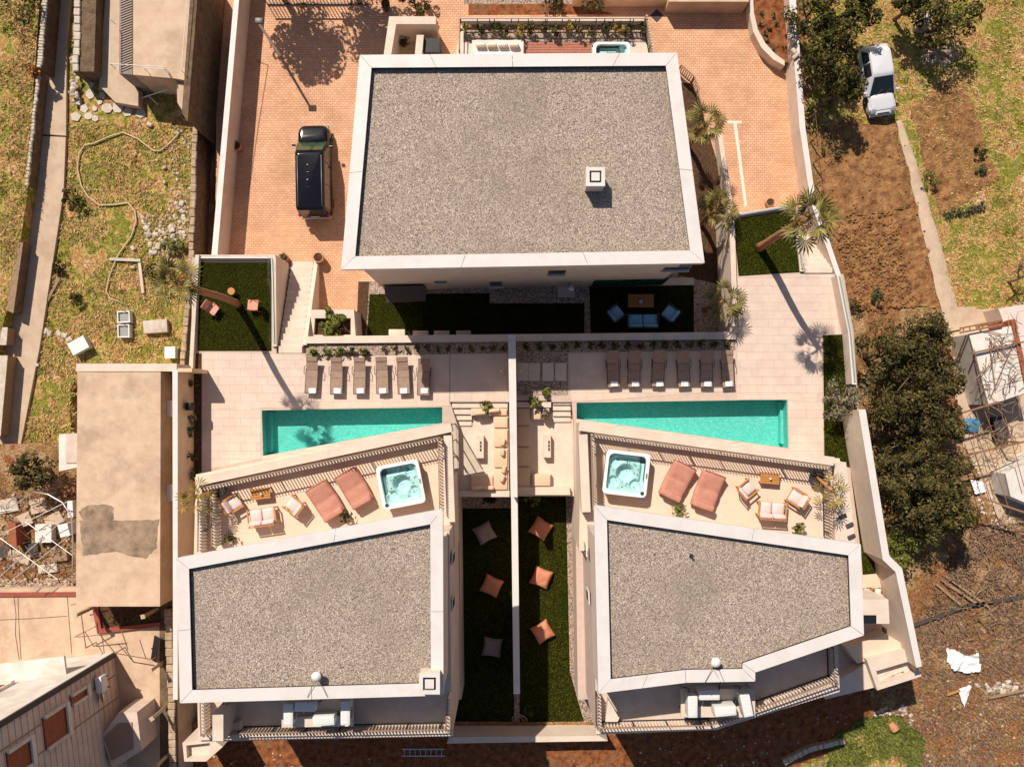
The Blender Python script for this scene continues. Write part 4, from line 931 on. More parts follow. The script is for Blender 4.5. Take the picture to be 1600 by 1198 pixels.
# ------------------------------------------------------------------ bean bags
def bean(label, c, rz, matn):
    t = thing('bean_bag', label, 'bean bag', c, rz, 'bean bags on the two lawns')
    g = 16; m = M(); w = 1.12
    for j in range(g+1):
        for i in range(g+1):
            u, v = 2*i/g-1, 2*j/g-1; k = max(0, (1-u**4)*(1-v**4))
            z = .22 + .34*k**.6 + .10*v*k + .03*NZ.noise(Vector((u*2+c[0], v*2, 5)))
            s = 1 - .10*(1-abs(u*v))*max(abs(u), abs(v))**3
            m.v.append(Vector((u*w/2*s, v*w/2*s, z)))
    for j in range(g):
        for i in range(g): k = j*(g+1)+i; m.f.append((k, k+1, k+g+2, k+g+1))
    per = [i for i in range(g+1)] + [j*(g+1)+g for j in range(1, g+1)] + [g*(g+1)+i for i in range(g-1, -1, -1)] + [j*(g+1) for j in range(g-1, 0, -1)]
    n0 = len(m.v)
    for i in per: p = m.v[i]; m.v.append(Vector((p.x*.88, p.y*.88, .0)))
    for k in range(len(per)): a, b = per[k], per[(k+1) % len(per)]; m.f.append((b, a, n0+k, n0+(k+1) % len(per)))
    m.build('bag', matn, t, True)
    for s in (-1, 1): M().tube([(s*w*.46, -.5, .27), (s*w*.45, 0, .29), (s*w*.46, .5, .27)], .012, 5).build('seam', matn, t)
    M().tube([(-.09, .5, .33), (-.07, .52, .42), (.07, .52, .42), (.09, .5, .33)], .015, 5).build('handle', matn, t)
zb = ZW + .03
for px, py, rz, mt_, lb in ((757, 833, 28, 'grey_fabric', 'grey bean bag nearest the lounge on the dark left lawn'), (768, 916, -24, 'orange_fabric', 'orange bean bag on the dark left lawn'), (769, 1012, -8, 'grey_fabric', 'grey bean bag farthest from the lounge on the dark left lawn'),
    (845, 826, -32, 'orange_fabric', 'orange bean bag nearest the lounge on the right lawn'), (846, 903, -22, 'orange_fabric', 'orange bean bag in the middle of the right lawn'), (848, 988, 30, 'orange_fabric', 'orange bean bag half in shadow, farthest from the right lounge')):
    bean(lb, at(px, py, zb+.4, zb), math.radians(rz), mt_)
# ------------------------------------------------------------------ pots, lamp, fittings
def pot(label, px, py, z, r, h, matn, plant=None, group=None, n=40, pr=.3):
    c = at(px, py, z+h, z); t = thing('plant_pot' if not plant else 'potted_plant', label, 'pot' if not plant else 'plant', c, 0, group)
    M().lathe([(r*.7, 0), (r*.95, h*.5), (r, h), (r*.84, h), (r*.8, h-.06)], n=18).build('pot', matn, t, 'auto'); M().lathe([(.01, h-.06), (r*.82, h-.055)], n=16).build('soil', 'soil_dark', t)
    if plant:
        m = M()
        for k in range(n):
            a = R.uniform(0, 6.28); q = R.uniform(.1, 1)**.7*pr; m.leaf((q*math.cos(a), q*math.sin(a), h + R.uniform(.05, pr*1.1)), R.uniform(.14, .26), .5, .6)
        m.build('foliage', plant, t)
    return t
pot('round clay pot against the west driveway wall', 368.5, 227, ZD, .28, .55, 'pot_clay')
pot('clay pot with purple plant at the foot of the left stairs', 443, 402, ZD, .24, .6, 'pot_clay', 'leaf_blue', None, 26, .2)
pot('dark filled clay pot beside the corner of the upper villa', 497, 402, ZD, .3, .7, 'pot_clay')
pot('small round pot hidden behind the right lawn kerb', 1204, 316, ZD, .26, .5, 'pot_clay')
pot('leafy potted plant beside the daybeds on the left terrace', 541, 806, ZT, .16, .3, 'pot_dark', 'leaf_dark', None, 60, .34)
pot('spiky potted plant by the roof edge on the left terrace', 360, 841, ZT, .16, .3, 'pot_dark', 'leaf_dark', None, 50, .36)
pot('leafy potted plant between the daybeds on the right terrace', 1060, 796, ZT, .16, .3, 'pot_dark', 'leaf_green', None, 70, .38)
pot('leafy potted plant behind the sofa on the right terrace', 1247, 825, ZT, .16, .3, 'pot_dark', 'leaf_green', None, 60, .34)
# street lamp
c = at(437, 86, ZD, ZD); t = thing('street_lamp', 'slender pale lamp post casting a long shadow on the driveway', 'lamp', c)
M().lathe([(.13, 0), (.13, .05), (.085, .3), (.07, 4.1)], n=14).build('post', 'white_plastic', t, 'auto'); M().lathe([(.14, 0), (.14, .03)], n=14).build('base_plate', 'grey_metal', t)
M().rbox((.12, -.02, 4.16), (.46, .34, .12), .04).build('lamp_head', 'dark_metal', t, 'auto')
# roof vents and air conditioners
for px, py, lb, tt in ((493, 1058, 'white mushroom vent on the left gravel roof edge', 0), (1120, 1036, 'white mushroom vent on the right gravel roof edge', 0)):
    c = at(px, py, ZR+.4, ZR-.24); t = thing('roof_vent', lb, 'vent', c)
    M().lathe([(.08, 0), (.08, .5)], n=10).build('pipe', 'white_plastic', t, 'auto'); M().lathe([(.2, .45), (.22, .52), (.16, .62), (.05, .66)], n=16).build('cap', 'white_plastic', t, 'auto')
    for s in (-1, 1): M().tube([(0, 0, .45), (s*.45, -1.0, .27)], .012, 5).build('guy_wire', 'dark_metal', t)
ZP = 6.9
def stand(label, poly):
    pw = ccw(PL(poly, ZP)); t = thing('equipment_stand', label, 'stand', (*((pw[0]+pw[2])/2), ZB)); o = t.location
    M(o).prism(pw, ZP - .10, ZP - .002, [inset(pw, .5)]).build('platform', 'stucco', t)
    for k in range(5): a, b = pw[0].lerp(pw[1], (k+.5)/5), pw[3].lerp(pw[2], (k+.5)/5); M(o).bar((*a, ZP - .16), (*b, ZP - .16), .06).build('crossbar', 'steel', t)
    for p in inset(pw, .12): M(o).bar((p.x, p.y, ZB), (p.x, p.y, ZP - .10), .08).build('leg', 'steel', t)
stand('white equipment stand carrying air conditioners on the left balcony', [(440, 1094), (552, 1092), (552, 1134), (440, 1136)]); stand('white equipment stand carrying air conditioners on the right balcony', [(1064, 1076), (1180, 1076), (1180, 1120), (1064, 1120)])
def ac(label, px, py, rz, z, w=1.0):
    c = at(px, py, z+.7, z); t = thing('air_conditioner', label, 'air conditioner', c, rz, 'air conditioners on the south balconies')
    M().rbox((0, 0, .42), (w, .44, .74), .03).build('casing', 'white_plastic', t, 'auto')
    rot = Matrix.Rotation(math.pi/2, 4, 'X')
    M().lathe([(.27, 0), (.27, .03), (.05, .035)], (-.1, -.19, .42), 18, rot).build('fan_grille', 'grey_metal', t)
    for k in range(6): M().box((-w/2*.75 + k*w*.15, .02, .795), (w*.1, .28, .008)).build('top_slot', 'white_plastic', t)
    for s in (-1, 1): M().box((s*w*.33, 0, .025), (.08, .36, .05)).build('foot', 'dark_metal', t)
    M().tube([(w/2, .05, .2), (w/2+.12, .05, .22), (w/2+.16, .15, .1), (w/2+.16, .3, .03)], .025, 6).build('hose', 'dark_metal', t)
ac('upright white air conditioner at the left end of the left balcony group', 451, 1115, math.pi/2, ZP, 1.0); ac('white air conditioner against the wall in the left balcony group', 477, 1103, 0, ZP, .95)
ac('white air conditioner nearest the rail in the left balcony group', 506, 1125, .08, ZP, 1.0); ac('upright white air conditioner at the right end of the left balcony group', 540, 1113, math.pi/2, ZP, 1.1)
ac('upright white air conditioner at the left end of the right balcony group', 1082, 1103, math.pi/2, ZP, 1.0); ac('white air conditioner against the wall in the right balcony group', 1108, 1085, 0, ZP, .95)
ac('white air conditioner nearest the rail in the right balcony group', 1133, 1110, .1, ZP, 1.0); ac('upright white air conditioner at the right end of the right balcony group', 1166, 1100, math.pi/2+.2, ZP, 1.1)
c = at(1082, 870, ZR, ZR-.24); t = thing('roof_stub', 'tiny dark pipe stub on the right gravel roof', 'pipe', c)
M().lathe([(.04, 0), (.04, .22), (.05, .22), (.05, .25)], n=10).build('pipe', 'dark_metal', t, 'auto'); M().lathe([(.1, 0), (.1, .02)], n=12).build('flange', 'dark_metal', t)
# hose coil on the walkway
c = at(812, 1124, ZW+.1, ZW+.04); pts = []
for k in range(60): a = k*.55; r = .22 + .1*math.sin(k*.37); pts.append((c[0] + r*math.cos(a)*1.5, c[1] + r*math.sin(a), c[2] + .03 + .001*k))
solo(M().tube(pts, .018, 5), 'garden_hose', 'hose', 'loosely coiled hose at the end of the dividing wall between the lawns', 'hose')
# leaning ladder below the left balcony
c = G(662, 1173); t = thing('ladder', 'aluminium ladder lying in the shade below the left balcony', 'ladder', (c[0], c[1], terrain(c[0], c[1]) + .12))
for s in (-1, 1): M().bar((-1.25, s*.2, .06), (1.25, s*.2, .06), .06, .05).build('rail', 'steel', t)
for k in range(8): M().bar((-1.1+.31*k, -.2, .06), (-1.1+.31*k, .2, .06), .035).build('rung', 'steel', t)
NTH = ['first', 'second', 'third', 'fourth', 'fifth', 'sixth', 'seventh', 'eighth', 'ninth', 'tenth', 'eleventh', 'twelfth', 'thirteenth', 'fourteenth', 'fifteenth', 'sixteenth', 'seventeenth']
# ------------------------------------------------------------------ vegetation
def crown(m, c, r, n, size, lumps=12, flat=.75, tilt=.7):
    c = Vector(c); r = Vector(r); L = []
    for k in range(lumps):
        while True:
            v = Vector((R.uniform(-1, 1), R.uniform(-1, 1), R.uniform(-.8, 1)))
            if v.length < 1: break
        L.append((Vector((c.x+v.x*r.x*.82, c.y+v.y*r.y*.82, c.z+v.z*r.z*.8)), R.uniform(.16, .36)))
    for k in range(n):
        q, s = L[R.randrange(lumps)]
        while True:
            v = Vector((R.gauss(0, 1), R.gauss(0, 1), R.gauss(.25, 1)))
            if v.length > .1: break
        v = v.normalized()*R.uniform(.78, 1.05)
        n_ = (v.normalized() + Vector((R.gauss(0, .35), R.gauss(0, .35), R.gauss(0, .35)))).normalized(); u_ = n_.cross(Vector((R.gauss(0, 1), R.gauss(0, 1), R.gauss(0, 1))))
        if u_.length < .05: continue
        u_.normalize(); w_ = n_.cross(u_); L_ = R.uniform(.6, 1.5)*size; p_ = q + Vector((v.x*r.x*s, v.y*r.y*s, v.z*r.z*s*1.1))
        m.add([p_ - u_*L_*.5, p_ + w_*L_*.24, p_ + u_*L_*.5, p_ - w_*L_*.24], [(0, 1, 2, 3)])
def tree(name, label, px, py, zg, zc, rx, ry, rz, matn, n=1800, size=.2, group=None, cat='tree', lumps=24, bark='bark_grey', lean=(0, 0)):
    c = P(px, py, zc); b = Vector((c.x + lean[0], c.y + lean[1], zg)); t = thing(name, label, cat, b, 0, group); o = t.location
    m = M(o); mid = b.lerp(c, .5) + Vector((.1, -.08, 0))
    m.tube([b - Vector((0, 0, .1)), mid, c - Vector((0, 0, rz*.2))], [.05+.06*rx, .04+.045*rx, .03*rx], 8)
    for k in range(6):
        a = k*1.05 + .3; e = c + Vector((math.cos(a)*rx*.65, math.sin(a)*ry*.65, R.uniform(-.2, .5)*rz))
        m.tube([mid.lerp(c, .2+.1*(k % 3)), mid.lerp(e, .6) + Vector((0, 0, .1)), e], [.03*rx+.01, .02*rx+.01, .012], 5)
    m.build('trunk', bark, t, True)
    m = M(o); crown(m, c, (rx, ry, rz), n, size, lumps); m.build('crown', matn, t)
    return t
def shrub(label, px, py, zg, r, matn='leaf_green', n=160, size=.16, h=None, name='shrub', group=None, cat='shrub'):
    h = h or r; c = P(px, py, zg + h*.6); t = thing(name, label, cat, (c.x, c.y, zg), 0, group)
    m = M()
    for k in range(5): a = k*1.26; m.tube([(0, 0, 0), (math.cos(a)*r*.4, math.sin(a)*r*.4, h*.7)], [.02, .008], 4)
    m.build('stems', 'bark_grey', t); m = M(); crown(m, (0, 0, h*.6), (r, r, h*.62), n, size, 12); m.build('foliage', matn, t)
def fan_frond(m, base, d, L, fr, n=13):
    """a fan palm leaf: stalk then a pleated fan of narrow blades"""
    d = d.normalized(); up = Vector((0, 0, 1)); tip = base + d*L; tip.z -= .12*L
    m.tube([base, base.lerp(tip, .5) + Vector((0, 0, .06*L)), tip], [.022, .016, .012], 4)
    x = d.cross(up); x = x.normalized() if x.length > .05 else Vector((1, 0, 0)); nn = x.cross(d).normalized(); droop = R.uniform(-.25, .05)
    for k in range(n):
        a = math.radians(-118 + 236*k/(n-1)); v = (d*math.cos(a) + x*math.sin(a)); ln = fr*(.78 + .22*math.cos(a))*R.uniform(.88, 1.08)
        e = tip + v*ln + Vector((0, 0, droop*ln)) - nn*.10*ln; s = v.cross(nn)*fr*.062
        mid = tip + v*ln*.55 + Vector((0, 0, .3*droop*ln)); m.add([tip, mid + s, e, mid - s + nn*.03], [(0, 1, 2, 3)])
def palm(name, label, base, top, r0, r1, nf, L, fr, leaf='palm_leaf', group=None, skirt=True, bark='bark'):
    base, top = Vector(base), Vector(top); t = thing(name, label, 'palm', base, 0, group); o = t.location
    pts = [base.lerp(top, k/12) + Vector((.05*math.sin(k*.6), .04*math.sin(k*.5), 0)) for k in range(13)]; pts[0].z -= .05
    M(o).tube(pts, [r0*1.35 if k == 0 else r0 + (r1-r0)*k/12 + .012*(k % 2) for k in range(13)], 10).build('trunk', bark, t, True)
    m = M(o)
    for k in range(nf):
        a = k*2.399 + R.uniform(-.3, .3); el = math.radians(72 - 90*(k/nf)**.8 + R.uniform(-12, 12)); d = Vector((math.cos(a)*math.cos(el), math.sin(a)*math.cos(el), math.sin(el)))
        fan_frond(m, pts[-1] + Vector((0, 0, .05)), d, L*R.uniform(.8, 1.15), fr*R.uniform(.85, 1.1))
    m.build('crown', leaf, t)
    if skirt:
        m = M(o)
        for k in range(9):
            a = k*.7; d = Vector((math.cos(a), math.sin(a), -1.2)); fan_frond(m, pts[-1] - Vector((0, 0, .15)), d, L*.5, fr*.6, 7)
        m.build('dead_fronds', 'rust_leaf', t)
palm('palm_tree', 'tall leaning palm rising from the fenced lawn with pink chairs', P(371, 475, .03), P(276, 439, 8.0), .19, .15, 14, .75, .62)
palm('palm_tree', 'tall palm rising from the right fenced lawn and overhanging the driveway wall', P(1186, 387, .03), P(1262, 339, 7.3), .21, .16, 17, .95, .76)
for px, py, lb, z in ((1099, 195, 'palm nearest the curved rail beside the upper villa', 1.0), (1119, 327, 'palm in the middle of the gravel strip beside the upper villa', .8), (1131, 470, 'palm at the end of the gravel strip above the right loungers', 1.2)):
    c = P(px, py, z); palm('palm_tree', lb, (c.x - .1, c.y, ZD), c, .14, .12, 15, .75, .62, group='palms beside the upper villa', skirt=False)
def pot_palm(label, ppx, tpx, z, zt, leaf='leaf_yellow'):
    c = P(*ppx, z + .5); t = thing('potted_palm', label, 'plant', (c.x, c.y, z)); o = t.location
    M().lathe([(.26, 0), (.36, .3), (.38, .55), (.32, .55), (.30, .48)], n=20).build('pot', 'pot_dark', t, 'auto'); M().lathe([(.01, .47), (.31, .475)], n=16).build('soil', 'soil', t)
    top = P(*tpx, zt); b = Vector((c.x, c.y, z+.48))
    M(o).tube([b, b.lerp(top, .5) + Vector((0, 0, .1)), top], [.10, .08, .07], 8).build('trunk', 'teak', t, True); m = M(o)
    for k in range(13):
        a = k*2.399 + R.uniform(-.4, .4); el = math.radians(65 - 85*(k/13) + R.uniform(-15, 15)); fan_frond(m, top, Vector((math.cos(a)*math.cos(el), math.sin(a)*math.cos(el), math.sin(el))), R.uniform(.4, .8), .46, 9)
    m.build('crown', leaf, t)
pot_palm('yellowish potted palm leaning over the outer corner of the left terrace', (340, 766), (306, 776), ZT, 4.9); pot_palm('yellowish potted palm leaning over the outer corner of the right terrace', (1277, 746), (1302, 768), ZT, 4.9)
# trees round the site
OL = [(1442, 525, 1.9), (1385, 552, 1.9), (1455, 590, 2.1), (1398, 628, 2.1), (1468, 655, 1.7), (1424, 690, 1.8), (1408, 742, 1.8), (1470, 748, 1.7), (1432, 800, 1.9), (1485, 800, 1.4)]
pos = ['topmost, overhanging the soil bed', 'beside the glass parapet', 'against the neighbouring yard path', 'behind the end of the glass parapet', 'beside the blue tarpaulin', 'in the middle of the dark row', 'hugging the tall boundary wall', 'bulging towards the pergola frame', 'above the pale green bush', 'lowest beside the brushwood']
for (px, py, r), lb in zip(OL, pos):
    g = G(px, py).z; tree('olive_tree', 'dusky olive tree ' + lb, px, py, g, g + 2.6 + .5*math.sin(px), r, r, r*1.0, 'leaf_olive', 4600, .165, 'olive trees beyond the boundary wall')
tree('bush_tree', 'grey-green bush spilling over the narrow lawn strip', 1318, 628, .03, 1.3, 1.35, 1.3, 1.1, 'leaf_grey', 1600, .15)
g = G(1395, 868).z; tree('bush_tree', 'pale green rounded bush at the foot of the olive row', 1402, 862, g, g + 1.8, 1.6, 1.4, 1.2, 'leaf_green', 1900, .16)
NE = [(1268, 22, 1.6, 'in the corner by the curved planter'), (1290, 95, 1.9, 'beside the white stones on the boundary wall'), (1326, 132, 1.2, 'shading the flank of the white car'), (1346, 18, 1.25, 'overhanging the back of the white car'), (1305, 62, 1.7, 'in the middle of the dark clump')]
for px, py, r, lb in NE:
    g = G(px, py).z; tree('dark_tree', 'dark evergreen tree ' + lb, px, py, g, g + 2.7, r, r, r*.85, 'leaf_dark', 2000, .19, 'dark trees beside the white car')
for px, py, r, mt_, lb in ((1300, 225, .8, 'leaf_blue', 'blue-green bush beside the driveway boundary wall'), (1530, 238, .45, 'leaf_dark', 'upper of two small bushes in the right-hand soil bed'), (1534, 265, .4, 'leaf_blue', 'lower of two small bushes in the right-hand soil bed'), (1450, 280, .7, 'leaf_green', 'green tuft beside the cracked track'), (1370, 462, .6, 'leaf_blue', 'blue-green cabbage-like plant at the end of the ploughed bed'), (1335, 478, .6, 'leaf_dark', 'dark bush against the glass parapet')):
    shrub(lb, px, py, G(px, py).z, r, mt_, 260, .13)
for k in range(8): shrub(NTH[k] + ' vegetable plant from the track in the short leafy row', 1477 + 8.5*k, 336 - 2*k + R.uniform(-2, 2), G(1500, 335).z, .32, 'leaf_blue', 90, .12, group='row of vegetable plants')
for px, py, r, zz, mt_, lb in ((110, 315, .8, -1.6, 'leaf_dark', 'dark round bush beside the path in the left garden'), (92, 418, .45, -1.6, 'leaf_dark', 'small dark bush below the round bush in the left garden'), (118, 468, .45, -1.6, 'leaf_dark', 'low dark tuft near the planks in the left garden'), (268, 385, .8, -1.6, 'leaf_green', 'bush leaning over the rubble in the left garden'), (250, 425, .9, -1.6, 'leaf_olive', 'bush above the sinks in the left garden'), (56, 112, .5, -.5, 'rust_leaf', 'rust-coloured bush at the end of the white-topped wall'), (20, 5, 1.6, -.5, 'leaf_dark', 'large dark bush in the corner of the west field')):
    shrub(lb, px, py, zz, r, mt_, int(320*r+120), .16)
tree('bush_tree', 'brownish green shrub tree beside the concrete outbuilding', 50, 735, -1.3, .6, 1.6, 1.3, .9, 'leaf_olive', 1500, .19)
shrub('bushy shrub growing in the white planter box', 521, 503, -.9, .95, 'leaf_green', 1000, .2, 1.0)
for k, (px, lb) in enumerate(((492, 'nearest the stairs'), (511, 'second from the stairs'), (529, 'third from the stairs'), (546, 'fourth from the stairs'), (570, 'fifth from the stairs'))): shrub('straggly bed plant %s behind the left loungers' % lb, px, 549, .02, .38, 'leaf_dark' if k > 2 else 'leaf_green', 70, .22, .5, group='plants behind the left loungers')
for k in range(12): shrub(NTH[11-k] + ' low bed plant from the dividing wall behind the left loungers', (600 + 17*k) if k < 10 else 600 + 17*k, 544, .02, .22, 'leaf_dark', 34, .16, .4, group='low plants under the left retaining wall')
for k in range(17): shrub(NTH[k] + ' low bed plant from the dividing wall behind the right loungers', 824 + 19.5*k, 541 - .25*k, .02, .26, 'leaf_dark', 60, .17, .4, group='low plants under the right retaining wall')
for px, py, r, zz, mt_, lb in ((758, 634, .42, -.2, 'leaf_green', 'bright leafy plant at the head of the left lounge'), (837, 627, .42, 0, 'leaf_green', 'bright leafy plant at the head of the right lounge'), (853, 613, .3, .02, 'leaf_green', 'smaller leafy plant behind the right lounge'), (853, 648, .25, .0, 'leaf_grey', 'small pale plant in the lounge planter'), (764, 778, .5, ZW, 'leaf_dark', 'dark plant at the foot of the left lounge'), (831, 781, .5, ZW, 'leaf_green', 'green plant at the foot of the right lounge'), (826, 1108, .42, ZW, 'leaf_dark', 'slim plant by the coiled hose')):
    shrub(lb, px, py, zz, r, mt_, 110, .24, r*1.1)
for k, (px, py) in enumerate(((301, 600), (304, 655), (300, 672), (302, 712), (306, 740))): shrub(['uppermost', 'second', 'third', 'fourth', 'lowest'][k] + ' climbing plant in the dark bed under the tan wall', px, py, .02, .4, 'leaf_dark' if k != 1 else 'leaf_grey', 70, .2, .8, group='plants under the tan wall')
# trees beyond the top of the picture whose shadows fall on the driveway
def off_tree(lb, x, y, rx, rz, n): 
    t = thing('unseen_tree', lb, 'tree', (x, y, ZD)); M().tube([(0, 0, 0), (.1, .1, 2.5), (0, 0, 5.2)], [.2, .15, .08], 8).build('trunk', 'bark_grey', t, True)
    m = M(); crown(m, (0, 0, 5.0), (rx, rx*.9, rz), n, .24, 46, tilt=.6); m.build('crown', 'leaf_dark', t)
off_tree('pine beyond the gate shading the brick driveway', -14.3, 25.2, 2.3, 2.3, 5200); off_tree('unseen tree added beyond the gate to shade the corner by the pale planter wall', -10.4, 25.9, 2.2, 1.9, 4200)  # the second tree is added, standing in for the shadow of a building

# ------------------------------------------------------------------ grasses (nobody could count them)
def tufts(name, poly_px, n, zfun, matn='grass_blade', h=.16, label=None):
    m = M(); pw = poly_px
    for k in range(n):
        p = rand_in(pw); g = zfun(*p)
        if NZ.noise(Vector((g.x*.5, g.y*.5, 7))) < R.uniform(-.45, .3): continue
        for q in range(3):
            a = R.uniform(0, 6.28); L = h*R.uniform(.5, 1.5); e = Vector((math.cos(a)*L*.8, math.sin(a)*L*.8, L*.8)); s = Vector((-math.sin(a), math.cos(a), 0))*L*.16; b = g + Vector((R.uniform(-.06, .06), R.uniform(-.06, .06), -.01))
            m.add([b - s, b + s, b + e], [(0, 1, 2)])
    return tag(m.build(name, matn), kind='stuff')
tufts('grass', [(100, 195), (300, 190), (296, 410), (280, 566), (120, 566), (118, 690), (35, 690), (64, 540), (102, 300)], 9000, lambda a, b: P(a, b, -1.6))
tufts('grass', [(0, 0), (58, 0), (44, 290), (24, 420), (0, 520)], 4000, lambda a, b: P(a, b, -.6))
tufts('grass', [(1250, 0), (1600, 0), (1600, 480), (1480, 480), (1420, 170), (1330, 190), (1270, 200)], 12000, G)
tufts('dry_weeds', [(1425, 960), (1600, 900), (1600, 1198), (1250, 1198), (1340, 1150), (1440, 1070)], 6500, G, 'twig', .19)
tufts('grass', [(1300, 1150), (1350, 1120), (1400, 1115), (1440, 1150), (1430, 1198), (1290, 1198)], 4200, lambda a, b: G(a, b) + Vector((0, 0, .08)), 'leaf_green', .24)
tufts('brushwood', [(1500, 830), (1600, 800), (1600, 900), (1520, 930), (1480, 900)], 1500, G, 'twig', .26)
def lawn_blades(poly, z, n):
    m = M(); 
    for k in range(n):
        b = P(*rand_in(poly), z)
        a = R.uniform(0, 6.28); L = R.uniform(.04, .08); s = Vector((-math.sin(a), math.cos(a), 0))*.012
        m.add([b - s, b + s, b + Vector((math.cos(a)*L*.6, math.sin(a)*L*.6, L))], [(0, 1, 2)])
    tag(m.build('turf_grass', 'turf_blade'), kind='stuff')
lawn_blades([(313, 412), (423, 412), (423, 547), (310, 547)], .03, 11000); lawn_blades([(1147, 344), (1237, 330), (1248, 424), (1155, 430)], .03, 9000)
lawn_blades([(1287, 526), (1325, 524), (1337, 640), (1367, 893), (1349, 895), (1329, 730), (1289, 717)], .035, 9000); lawn_blades([(812, 778), (883, 778), (889, 1049), (910, 1125), (813, 1126)], ZW+.03, 16000)
lawn_blades([(724, 796), (799, 796), (802, 1126), (719, 1127)], ZW+.03, 11000)
lawn_blades([(573, 462), (660, 462), (660, 540), (573, 540)], ZD+.03, 5000)

# ------------------------------------------------------------------ terrace north of the upper villa
ZN = -.6
t = thing('rear_terrace', 'raised rear terrace with gravel bed and timber deck behind the upper villa', 'terrace', (*P(860, 60, ZN).xy, ZD)); o = t.location
M(o).prism(PL([(722, 34), (1012, 34), (1016, 120), (705, 120)], ZN), ZD, ZN).build('slab', 'step_stone', t)
M(o).prism(PL([(724, 40), (1006, 40), (1010, 66), (724, 66)], ZN), ZN, ZN + .03).build('gravel_bed', 'gravel', t)
for k in range(9): M(o).prism(PL([(821, 66.5 + 4*k), (924, 66.5 + 4*k), (924, 70 + 4*k), (821, 70 + 4*k)], ZN+.05), ZN + .001, ZN + .05).build('deck_plank', 'deckwood', t)
M(o).prism(PL([(720, 27), (1012, 27), (1013, 33), (720, 33)], ZN + .45), ZD, ZN + .45).build('rim_wall', 'stucco', t)
slat_rail('thin metal railing along the planted bed behind the upper villa', [(718, 78), (719, 30), (1012, 30)], ZN + .46, .5, .9, .03, mt='dark_metal'); slat_rail('slatted railing at the east end of the rear terrace', [(1011, 24), (1022, 84)], ZN, .9, .16, .1)
rows = 15
for k in range(rows): shrub(NTH[k] + ' spiky plant from the left in the gravel bed behind the upper villa', 730 + 19.5*k + R.uniform(-4, 4), 45 + R.uniform(-3, 4), ZN + .03, .36, ['leaf_yellow', 'leaf_olive', 'leaf_olive', 'leaf_dark'][k % 4], 90, .2, .7, group='plants in the rear gravel bed')
c = at(778, 82, ZN+.3, ZN); t = thing('lounge_platform', 'white outdoor sofa platform behind the upper villa', 'sofa', c)
M().rbox((0, 0, .2), (2.9, 1.3, .4), .03).build('base', 'white_plaster', t); M().rbox((-.2, -.35, .46), (2.2, .6, .12), .05).build('seat_cushion', 'white_cloth', t, 'auto')
for k in range(4): M().rbox((-.95 + .62*k, .28, .56), (.56, .22, .34), .1, 3, rx=.3).build('back_cushion', 'beige_fabric', t, 'auto')
c = at(956, 88, ZN+.8, ZN); hot_tub('long white swim spa behind the upper villa', c, 0, 2.05, 1.6, .8, 1)
t = thing('courtyard_wall', 'pale angled wall round a small paved corner behind the upper villa', 'wall', (*P(640, 50, -.4).xy, ZD)); o = t.location
q = [P(a, b, -.5).xy for a, b in ((600, 100), (611, 29), (680, 29))]
M(o).prism(PL([(596, 110), (608, 26), (681, 26), (681, 38), (619, 38), (607, 110)], -.5), ZD, -.5).build('wall_body', 'stucco', t)
M(o).prism(PL([(646, 110), (651, 55), (662, 55), (657, 110)], -.7), ZD, -.7).build('side_wall', 'stucco', t)
setting(M().sheet(PL([(606, 36), (682, 36), (682, 100), (600, 100)], ZD), ZD + .02), 'terrace_paving', 'stucco_tan')
c = at(674, 70, -.9, ZD); t = thing('garden_cabinet', 'dark open garden cabinet in the corner behind the upper villa', 'cabinet', c); M().rbox((0, 0, .85), (.85, .75, 1.7), .02).build('body', 'slate', t); M().box((0, 0, 1.715), (.9, .8, .03)).build('lid', 'black', t)
pot('dark potted plant in the paved corner behind the upper villa', 630, 66, ZD, .2, .4, 'pot_dark', 'leaf_dark', None, 50, .4); pot('tall dark pot at the driveway edge near the gate', 602, 6, ZD, .25, .6, 'pot_dark', 'leaf_dark', None, 50, .3)
shrub('bushy olive-green hedge plant by the rear courtyard wall', 650, 4, ZD, 1.1, 'leaf_olive', 700, .18, 1.2)
for px, lb in ((865, 'left'), (930, 'right')): shrub('%s of two bushes in the red bed at the top edge' % lb, px, 6, ZD, .8, 'leaf_olive', 300, .18, .8)
setting(M().sheet(PL([(732, 7), (905, 7), (960, 23), (732, 24)], ZD), ZD + .01), 'planting_bed', 'soil_red'); setting(M().sheet(PL([(725, -20), (905, -20), (905, 6.5), (725, 6.5)], ZD), ZD + .01), 'gravel_strip', 'gravel')
M_ = M(); wall([(1045, -20), (1170, -20), (1170, 3), (1045, 3)], ZD, -1.4, 'plain grey wall at the top of the parking area', 'old_concrete')
wall([(895, -20), (1044, -20), (1044, 0), (895, 0)], ZD, -1.9, 'low brown wall behind the red planting bed', 'old_concrete')
c = at(1026, 25, ZD, ZD); t = thing('manhole_cover', 'dark diamond-shaped cover in the brick paving', 'cover', (c[0], c[1], ZD), math.radians(45)); M().rbox((0, 0, .008), (.56, .56, .016), .004, 1).build('plate', 'slate', t); M().box((0, 0, .018), (.46, .46, .006)).build('inset', 'dark_metal', t)
slat_rail('curved bank of brown railings beside the upper villa', [(1064, 102), (1084, 120), (1092, 140), (1097, 165)], ZD + .2, .9, .13, .04, mt='rail_brown')
c = at(490, 0, -1.6, ZD); t = thing('driveway_gate', 'dark metal sliding gate across the top of the driveway', 'gate', (P(492, -2, -2).x, P(492, -2, -2).y, ZD))
for k in range(30): M().box((-2.95 + .2*k, 0, .6), (.03, .05, 1.1)).build('bar', 'dark_metal', t)
for z in (.08, 1.15): M().box((0, 0, z), (6.0, .07, .07)).build('rail', 'dark_metal', t)
